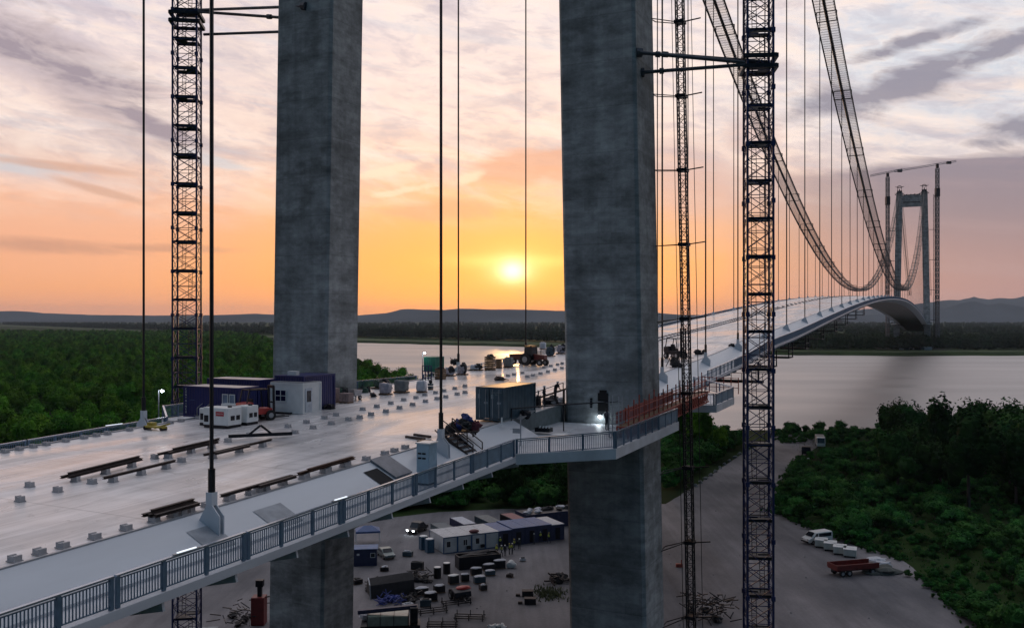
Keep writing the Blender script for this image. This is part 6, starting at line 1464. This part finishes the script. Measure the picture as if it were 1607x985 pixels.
root, mp = gput('tarpaulin_shelter', 613, 930, 'large black tarpaulin shelter with a pale end frame', 'shelter', rz=YR * .7); m = MB(); m.add([(-3, -1.8, 0), (3, -1.8, 0), (3, 1.8, 0), (-3, 1.8, 0), (-3, -1.2, 1.6), (3, -1.2, 1.9), (3, 1.2, 1.9), (-3, 1.2, 1.6), (-3, 0, 2.3), (3, 0, 2.7)], [(0, 1, 5, 4), (4, 5, 9, 8), (8, 9, 6, 7), (7, 6, 2, 3), (0, 4, 8, 7, 3), (1, 2, 6, 9, 5)]); m.build('cover', TARPD, root)
m = MB(); m.beam((-3.05, -1.85, 0), (-3.05, -1.2, 1.65), .14); m.beam((-3.05, -1.2, 1.65), (-3.05, 0, 2.35), .14); m.build('end_frame', GALV, root)
def tangle(nm, u0, v0, u1, v1, mt_, lb, cat, n=26, seed=1, hk=.5, r=.05):
    root, mp = gput(nm, (u0 + u1) / 2, v1 - 3, lb, cat); wd = (u1 - u0) * mp; dp = (v1 - v0) * mp * 1.6; rg = random.Random(seed); m = MB()
    for i in range(n):
        p = Vector((rg.uniform(-.5, .5) * wd, rg.uniform(0, 1) * dp, rg.uniform(.05, hk))); d = Vector((rg.uniform(-1, 1), rg.uniform(-1, 1), rg.uniform(-.2, .35))).normalized() * rg.uniform(.6, 1.8); q = p + d; q.z = max(q.z, .05); m.beam(p, q, r * 2)
    m.build('bars', mt_, root)
    for i in range(5): m = MB(); m.lump((rg.uniform(-.4, .4) * wd, rg.uniform(.1, .9) * dp, .3), rg.uniform(.4, .8), rg.uniform(.3, .7), rg.uniform(.25, .5), seed + i, .4, 8, 5, 2); m.build('bundle', TARPD if mt_ is not BLUT else BLUT, root)
tangle('scrap_metal', 645, 896, 681, 918, STEEL, 'tangle of dark scrap metal behind the pallets', 'scrap metal', 34, 1, 1.2); tangle('blue_rods', 592, 932, 630, 953, BLUT, 'tangled blue rods and nets before the black shelter', 'rods', 60, 2, .6, .04)
tangle('dark_drums', 628, 927, 656, 950, STEEL, 'dark drums and scrap right of the blue rods', 'scrap metal', 14, 3, .9); tangle('timber_pile', 860, 888, 892, 920, IRON, 'dark beams stacked beside the right tower leg', 'beams', 22, 5, .6, .1)
tangle('scrap_metal', 573, 905, 590, 932, STEEL, 'small dark scrap heap left of the black shelter', 'scrap metal', 12, 6, .8)
root, mp = gput('red_roller', 722, 938, 'dark red towed machine with black wheels in front of the pallets', 'machine', rz=YR); m = MB(); m.side([(-1.2, .4), (1.3, .4), (1.2, 1.1), (.3, 1.35), (-1.1, 1.1)], -1.2, 1.2); o = m.build('body', STEEL, root, bevel=.1); m = MB(); m.lump((.5, .2, 1.25), 1.1, .7, .32, 1, .1, 12, 6); m.build('hood', REDP, root, smooth=True)
for q in (-1.25, 1.25): wheel(root, q, .2, .5, .3)
m = MB(); m.beam((0, -1.2, .5), (-.4, -2.8, .4), .14); m.build('drawbar', STEEL, root)
rk0 = None
for u, v, rz, lb in ((678, 960, .35, 'black steel rack with uprights, left of the three before the pallets'), (716, 947, .4, 'black steel rack right behind the dark red machine'), (737, 970, -.1, 'black steel rack with uprights at the right end'), (694, 982, 0, 'black steel rack at the lower edge, nearest of the racks')):
    p = wpt(u, v)
    if rk0 is None:
        rk0 = empty('steel_rack', p, rz, lb, 'rack', 'black steel racks in the yard'); m = MB()
        for y_ in (-.8, 0, .8): m.beam((-1.9, y_, .3), (1.9, y_, .3), .11)
        for x_ in (-1.7, 0, 1.7): m.beam((x_, -.95, .2), (x_, .95, .2), .11)
        m.build('frame', STEEL, rk0)
        for x_ in (-1.7, 0, 1.7):
            for y_ in (-.8, .8): m = MB(); m.beam((x_, y_, 0), (x_, y_, .85), .1); m.build('post', STEEL, rk0)
    else: copy_tree(rk0, None, p, rz, lb)
root, mp = gput('crane_truck', 612, 992, 'blue and black crane truck with a pale glass cab at the lower edge', 'truck', rz=R(95)); L0 = root
m = MB(); m.side([(-3.6, .6), (3.4, .6), (3.4, 1.2), (-3.6, 1.2)], -1.2, 1.2); m.build('chassis', STEEL, root); m = MB(); m.beam((0, 3.8, 2.55), (0, -3.2, 3.05), .5, .45); m.build('boom', BLUD, root); m = MB(); m.box(-.8, -3.3, 1.3, .8, -2.4, 3.1); m.build('counterweight', STEEL, root)
m = MB(); m.box(-1.15, -2.2, 1.2, 1.15, 2.6, 2.3); cb_ = m.build('cab', mat('pale_green_glass', (.22, .30, .27), .15), root); m = MB()
for y_ in (-2.2, -.5, 1.1, 2.6): m.box(-1.18, y_ - .04, 1.2, 1.18, y_ + .04, 2.33)
m.build('cab_frame', STEEL, cb_)
for y_ in (-2.6, -1, 1.2, 2.6):
    for x_ in (-1.1, 1.1): wheel(root, x_, y_, .5, .3)
m = MB(); m.lump((1.4, 3.0, 1.6), .6, .7, .5, 3, .3, 9, 6); m.build('sack', BAG, root)
for i, (u, v, lb) in enumerate(((828, 935, 'dark square box on the gravel left of the grass tuft'), (832, 947, 'dark square box, nearer one below the grass tuft'))):
    root, mp = gput('dark_box', u, v, lb, 'box'); m = MB(); m.cb(0, 0, 0, 1.5, .9, .75); m.build('box', STEEL, root, bevel=.03); m = MB(); m.cb(0, 0, .75, 1.55, .95, .07); m.cb(-1.3, .1, 0, .6, .4, .3); m.build('lid', IRON, root)
m = MB(); rg = random.Random(6)
for i in range(420):
    p = on_ground(862 + rg.gauss(0, 13), 932 + rg.gauss(0, 5)); a_ = rg.uniform(0, 6.3); m.add([(p.x - .12 * math.cos(a_), p.y - .12 * math.sin(a_), .04), (p.x + .12 * math.cos(a_), p.y + .12 * math.sin(a_), .04), (p.x + rg.uniform(-.2, .2), p.y, rg.uniform(.25, .7))], [(0, 1, 2)])
tag(m.build('grass', mat('dry_grass', (.13, .15, .07), .9, 0, .4, 2)), 'tuft of pale grass on the gravel before the right tower leg', 'grass', kind='stuff')
root, mp = gput('red_machine', 404, 978, 'dark red machine with a black post beside the left tower leg', 'machine'); m = MB(); m.cb(.2, 0, 0, 1.6, 1.6, 3.4); m.build('body', mat('deep_red_paint', (.16, .012, .012), .5), root, bevel=.05); m = MB(); m.beam((.3, 0, 3.4), (.3, 0, 5.2), .5); m.cb(.3, 0, 4.6, .9, .7, .8); m.beam((-1, 0, 2.9), (1.6, 0, 3.4), .1); m.build('post', STEEL, root)
tangle('rebar_heap', 342, 925, 392, 990, STEEL, 'dark scrap and pipe stands left of the red machine', 'scrap metal', 40, 9, 1.8); tangle('rebar_heap', 1086, 935, 1155, 985, STEEL, 'tangled dark rebar cages between the hoist mast and the blue mast', 'rebar', 110, 10, 2.6)
root, mp = gput('red_post', 1066, 889, 'small red and dark post on the gravel right of the right tower leg', 'post'); m = MB(); m.cb(0, 0, 0, 1.0, .5, .5); m.beam((.3, 0, 0), (.3, 0, 1.1), .1); m.build('post', REDST, root)
heap_pts = on_ground(780, 984); root = empty('rubble_heap', heap_pts, 0, 'small heap of pale rubble at the bottom edge', 'rubble'); 
for i in range(7): m = MB(); m.lump((random.uniform(-1, 1), random.uniform(-.4, .4), .15), .35, .3, .22, i, .4, 7, 5); m.build('stone', WHITEP, root)
# --- white van, crates, red trailer, trucks by the river
root, mp = gput('white_van', 1282, 851, 'white passenger van parked at the edge of the shrubs', 'van', rz=R(-68)); 
m = MB(); m.side([(-2.5, .35), (-2.48, .95), (-1.75, 1.2), (-1.0, 1.92), (2.4, 1.98), (2.5, 1.6), (2.5, .35)], -.96, .96); bd = m.build('body', WHITEP, root, bevel=.09)
m = MB(); m.add([(-.8, -1.72, 1.27), (.8, -1.72, 1.27), (.74, -1.07, 1.88), (-.74, -1.07, 1.88)], [(0, 1, 2, 3)]); m.v = [(x, y - .05, z + .04) for x, y, z in m.v]; m.build('windscreen', GLASS, bd)
for q in (-1, 1):
    for pts in ([(-1.35, 1.2), (-.55, 1.2), (-.55, 1.78), (-.95, 1.78)], [(-.4, 1.2), (2.2, 1.2), (2.2, 1.78), (-.4, 1.78)]): m = MB(); m.side(pts, q * .972 - .008, q * .972 + .008); m.build('side_window', GLASS, bd)
    m = MB(); m.cb(q * .72, -2.48, .75, .3, .1, .2); m.build('headlight', GALV, root)
    for y_ in (-1.55, 1.55): wheel(root, q * .86, y_, .35, .24)
m = MB(); m.box(-.9, -2.56, .35, .9, -2.48, .6); m.build('bumper', STEEL, root)
for i, (u, v, lb) in enumerate(((1289, 857, 'white crate box next to the van, first of four'), (1303, 862, 'white crate box, second of four from the van'), (1318, 868, 'white crate box, third of four from the van'), (1334, 872, 'white crate box, last of four, beside the red trailer'))):
    root, mp = gput('white_crate', u, v, lb, 'crate', 'four white crates beside the van', rz=R(-22)); m = MB(); m.cb(0, 0, .25, 1.9, 2.3, .95); m.build('body', mat('pale_green_white', (.50, .55, .52), .5, 0, .2, 1.5), root, bevel=.04); m = MB(); m.cb(0, 0, 1.2, 2.0, 2.4, .1); m.cb(0, 0, 1.3, 1.2, .15, .05); m.build('lid', WHITEP, root); m = MB(); m.cb(-.7, 0, 0, .15, 2.2, .25); m.cb(.7, 0, 0, .15, 2.2, .25); m.build('skid', STEEL, root)
root, mp = gput('red_trailer', 1340, 900, 'dark red flatbed trailer among the shrubs at the yard edge', 'trailer', rz=R(-75)); m = MB(); m.box(-1.2, -3.6, .95, 1.2, 3.4, 1.15); m.box(-1.25, -3.65, 1.15, -1.15, 3.4, 1.75); m.box(1.15, -3.65, 1.15, 1.25, 3.4, 1.75); m.box(-1.15, -3.65, 1.15, 1.15, -3.55, 1.75); m.build('bed', mat('trailer_red', (.16, .014, .012), .45, 0, .3, 2), root)
m = MB(); m.box(-.4, -3.4, .6, .4, 4.6, .9); m.build('chassis', STEEL, root)
for y_ in (-2.6, -1.5, 2.4):
    for x_ in (-1., 1.): wheel(root, x_, y_, .48, .3)
root, mp = gput('white_sheets', 1376, 884, 'pale sheets heaped behind the red trailer', 'sheets'); m = MB(); m.lump((0, 0, .7), 1.5, 1.2, .25, 4, .3, 9, 5); m.lump((.3, -1.6, .3), 1.5, .7, .45, 6, .35, 9, 5); m.build('sheet', BAG, root)
root, mp = gput('stone_heap', 1388, 899, 'grey heap of soil and stones right of the red trailer', 'heap'); m = MB(); m.lump((0, 0, .2), 2.6, 1.6, .9, 4, .35, 12, 6); m.build('heap', mat('grey_soil', (.10, .11, .10), .95), root)
root, mp = gput('truck', 1266, 713, 'flatbed truck loaded with dark pipes on the ramp road by the river', 'truck', rz=R(-20)); truck(root, STEEL, STEEL, 9, 'flat', 2.7)
for i in range(5): m = MB(); m.tube((-.8 + .4 * i, -2, 1.3), (-.8 + .4 * i, 4.6, 1.3), .2, 8); m.build('pipe', GALV if i % 2 else TEALP, root)
root, mp = gput('truck', 1287, 701, 'white cab truck behind the pipe truck near the river', 'truck', rz=R(-15)); truck(root, WHITEP, BAGG, 8.5, 'box', 3.2)
root, mp = gput('road_marker', 1263, 724, 'pair of pale marker blocks beside the pipe truck', 'marker'); m = MB(); m.cb(-.8, 0, 0, .5, .4, .9); m.build('block', WHITEP, root); m = MB(); m.cb(1.0, .3, 0, .5, .4, .9); m.build('block', WHITEP, root)
# ------------------------------------------------------------------ people
def skin_body(name, verts, edges, rad, mt_, parent):
    me = bpy.data.meshes.new(name); me.from_pydata(verts, edges, []); me.update(); o = bpy.data.objects.new(name, me); COL.objects.link(o); o.parent = parent
    sk = o.modifiers.new('skin', 'SKIN'); sk.use_smooth_shade = True; lay = me.skin_vertices[0].data if me.skin_vertices else None
    if lay is None:
        bm_ = None
    for i, r_ in enumerate(rad): me.skin_vertices[0].data[i].radius = (r_, r_ * .8 if i in (0, 1, 2) else r_)
    me.skin_vertices[0].data[0].use_root = True
    s_ = o.modifiers.new('sub', 'SUBSURF'); s_.levels = 1; s_.render_levels = 1; me.materials.append(mt_); return o
def person(loc, rz, pose, label, group=None, vest=True, helm=WHITEP):
    root = empty('person', loc, rz, label, 'person', group); ln = {'stand': 0, 'walk': .22, 'lean': .1}[pose]; fy = -.28 if pose == 'lean' else 0
    J = [(0, 0, .95), (0, fy * .3, 1.15), (0, fy, 1.42), (0, fy * 1.15, 1.52), (0, fy * 1.3 - .01, 1.64),
         (-.1, 0, .90), (-.12, -ln, .5), (-.13, -ln * .8, .06), (-.13, -ln * .8 - .16, .04), (.1, 0, .90), (.12, ln * .6, .5), (.13, ln, .06), (.13, ln - .16, .04),
         (-.2, fy, 1.40), (-.27, fy + .05, 1.14), (-.25, fy - .12 - abs(fy) * .6, .92 + abs(fy) * .2), (.2, fy, 1.40), (.27, fy + .05, 1.14), (.25, fy - .10 - abs(fy) * .6, .92 + abs(fy) * .2), (-.25, fy - .18 - abs(fy) * .6, .86 + abs(fy) * .2), (.25, fy - .16 - abs(fy) * .6, .86 + abs(fy) * .2)]
    E_ = [(0, 1), (1, 2), (2, 3), (3, 4), (0, 5), (5, 6), (6, 7), (7, 8), (0, 9), (9, 10), (10, 11), (11, 12), (2, 13), (13, 14), (14, 15), (2, 16), (16, 17), (17, 18), (15, 19), (18, 20)]
    rad = [.15, .14, .17, .06, .105, .09, .07, .05, .045, .09, .07, .05, .045, .07, .05, .038, .07, .05, .038, .035, .035]
    me = bpy.data.meshes.new('body'); me.from_pydata(J, E_, []); me.update(); o = bpy.data.objects.new('body', me); COL.objects.link(o); o.parent = root; o.modifiers.new('skin', 'SKIN')
    bm_ = __import__('bmesh').new(); bm_.from_mesh(me); ly = bm_.verts.layers.skin.verify()
    for v_, r_ in zip(bm_.verts, rad): v_[ly].radius = (r_, r_)
    bm_.verts.ensure_lookup_table(); bm_.verts[0][ly].use_root = True; bm_.to_mesh(me); bm_.free()
    s_ = o.modifiers.new('sub', 'SUBSURF'); s_.levels = 1; s_.render_levels = 2; me.materials.append(CLOTHD)
    m = MB(); m.lump((0, fy * 1.3 - .035, 1.635), .085, .09, .105, 0, 0, 12, 8); hd = m.build('face', SKIN, root, smooth=True)
    m = MB(); m.lump((0, fy * 1.3, 1.70), .13, .145, .09, 0, 0, 12, 6); m.build('helmet', helm, root, smooth=True)
    if vest: m = MB(); m.lump((0, fy * .6, 1.24), .235, .18, .27, 0, 0, 12, 8); m.build('vest', HVIS, root, smooth=True)
    return root
pr = [(779.5, 871, 'stand', 'worker in a yellow vest, leftmost of the group by the blue cabins'), (787, 872.5, 'walk', 'worker in a yellow vest, nearest in front of the blue cabins'), (792.5, 872, 'stand', 'worker in dark clothes beside the nearest vest wearer'),
      (799.5, 869.5, 'walk', 'worker in a yellow vest right of the dark clothed one'), (804, 869, 'stand', 'worker standing at the right of the yard group'), (785, 858.5, 'stand', 'worker close to the first blue cabin wall'), (807, 862, 'stand', 'worker with a pale helmet by the second blue cabin'),
      (815, 861.5, 'stand', 'dark clothed worker by the blue cabins'), (838, 853, 'walk', 'worker walking past the last blue cabin'), (861.5, 851.5, 'walk', 'worker in a pale vest near the right end of the cabins'), (848, 850, 'stand', 'worker standing at the pale roofed cabin')]
for i, (u, v, ps, lb) in enumerate(pr): person(wpt(u, v), i * 1.3, ps, lb, 'workers in the yard', vest=i not in (2, 7, 8), helm=WHITEP if i % 3 else YELL)
s0_, _, _ = at_t(854, 625, 11.2); person(W(s0_, 11.2, zd(s0_, 11.2)), 1.2, 'stand', 'worker standing on the deck beside the right tower leg', 'workers on the bridge deck', vest=False)
s0_, _, _ = at_t(868.5, 625, 12.0); person(W(s0_ + .4, 12.0, zd(s0_, 12.) + .4), .6, 'lean', 'worker leaning on the brown ramp by the right tower leg', 'workers on the bridge deck', vest=False)
s0_, _, _ = at_t(952.5, 672, 18.8); person(W(s0_, 18.8, f0), 2.2, 'stand', 'worker in dark clothes on the platform below the doorway', 'workers on the bridge deck', vest=False, helm=STEEL)
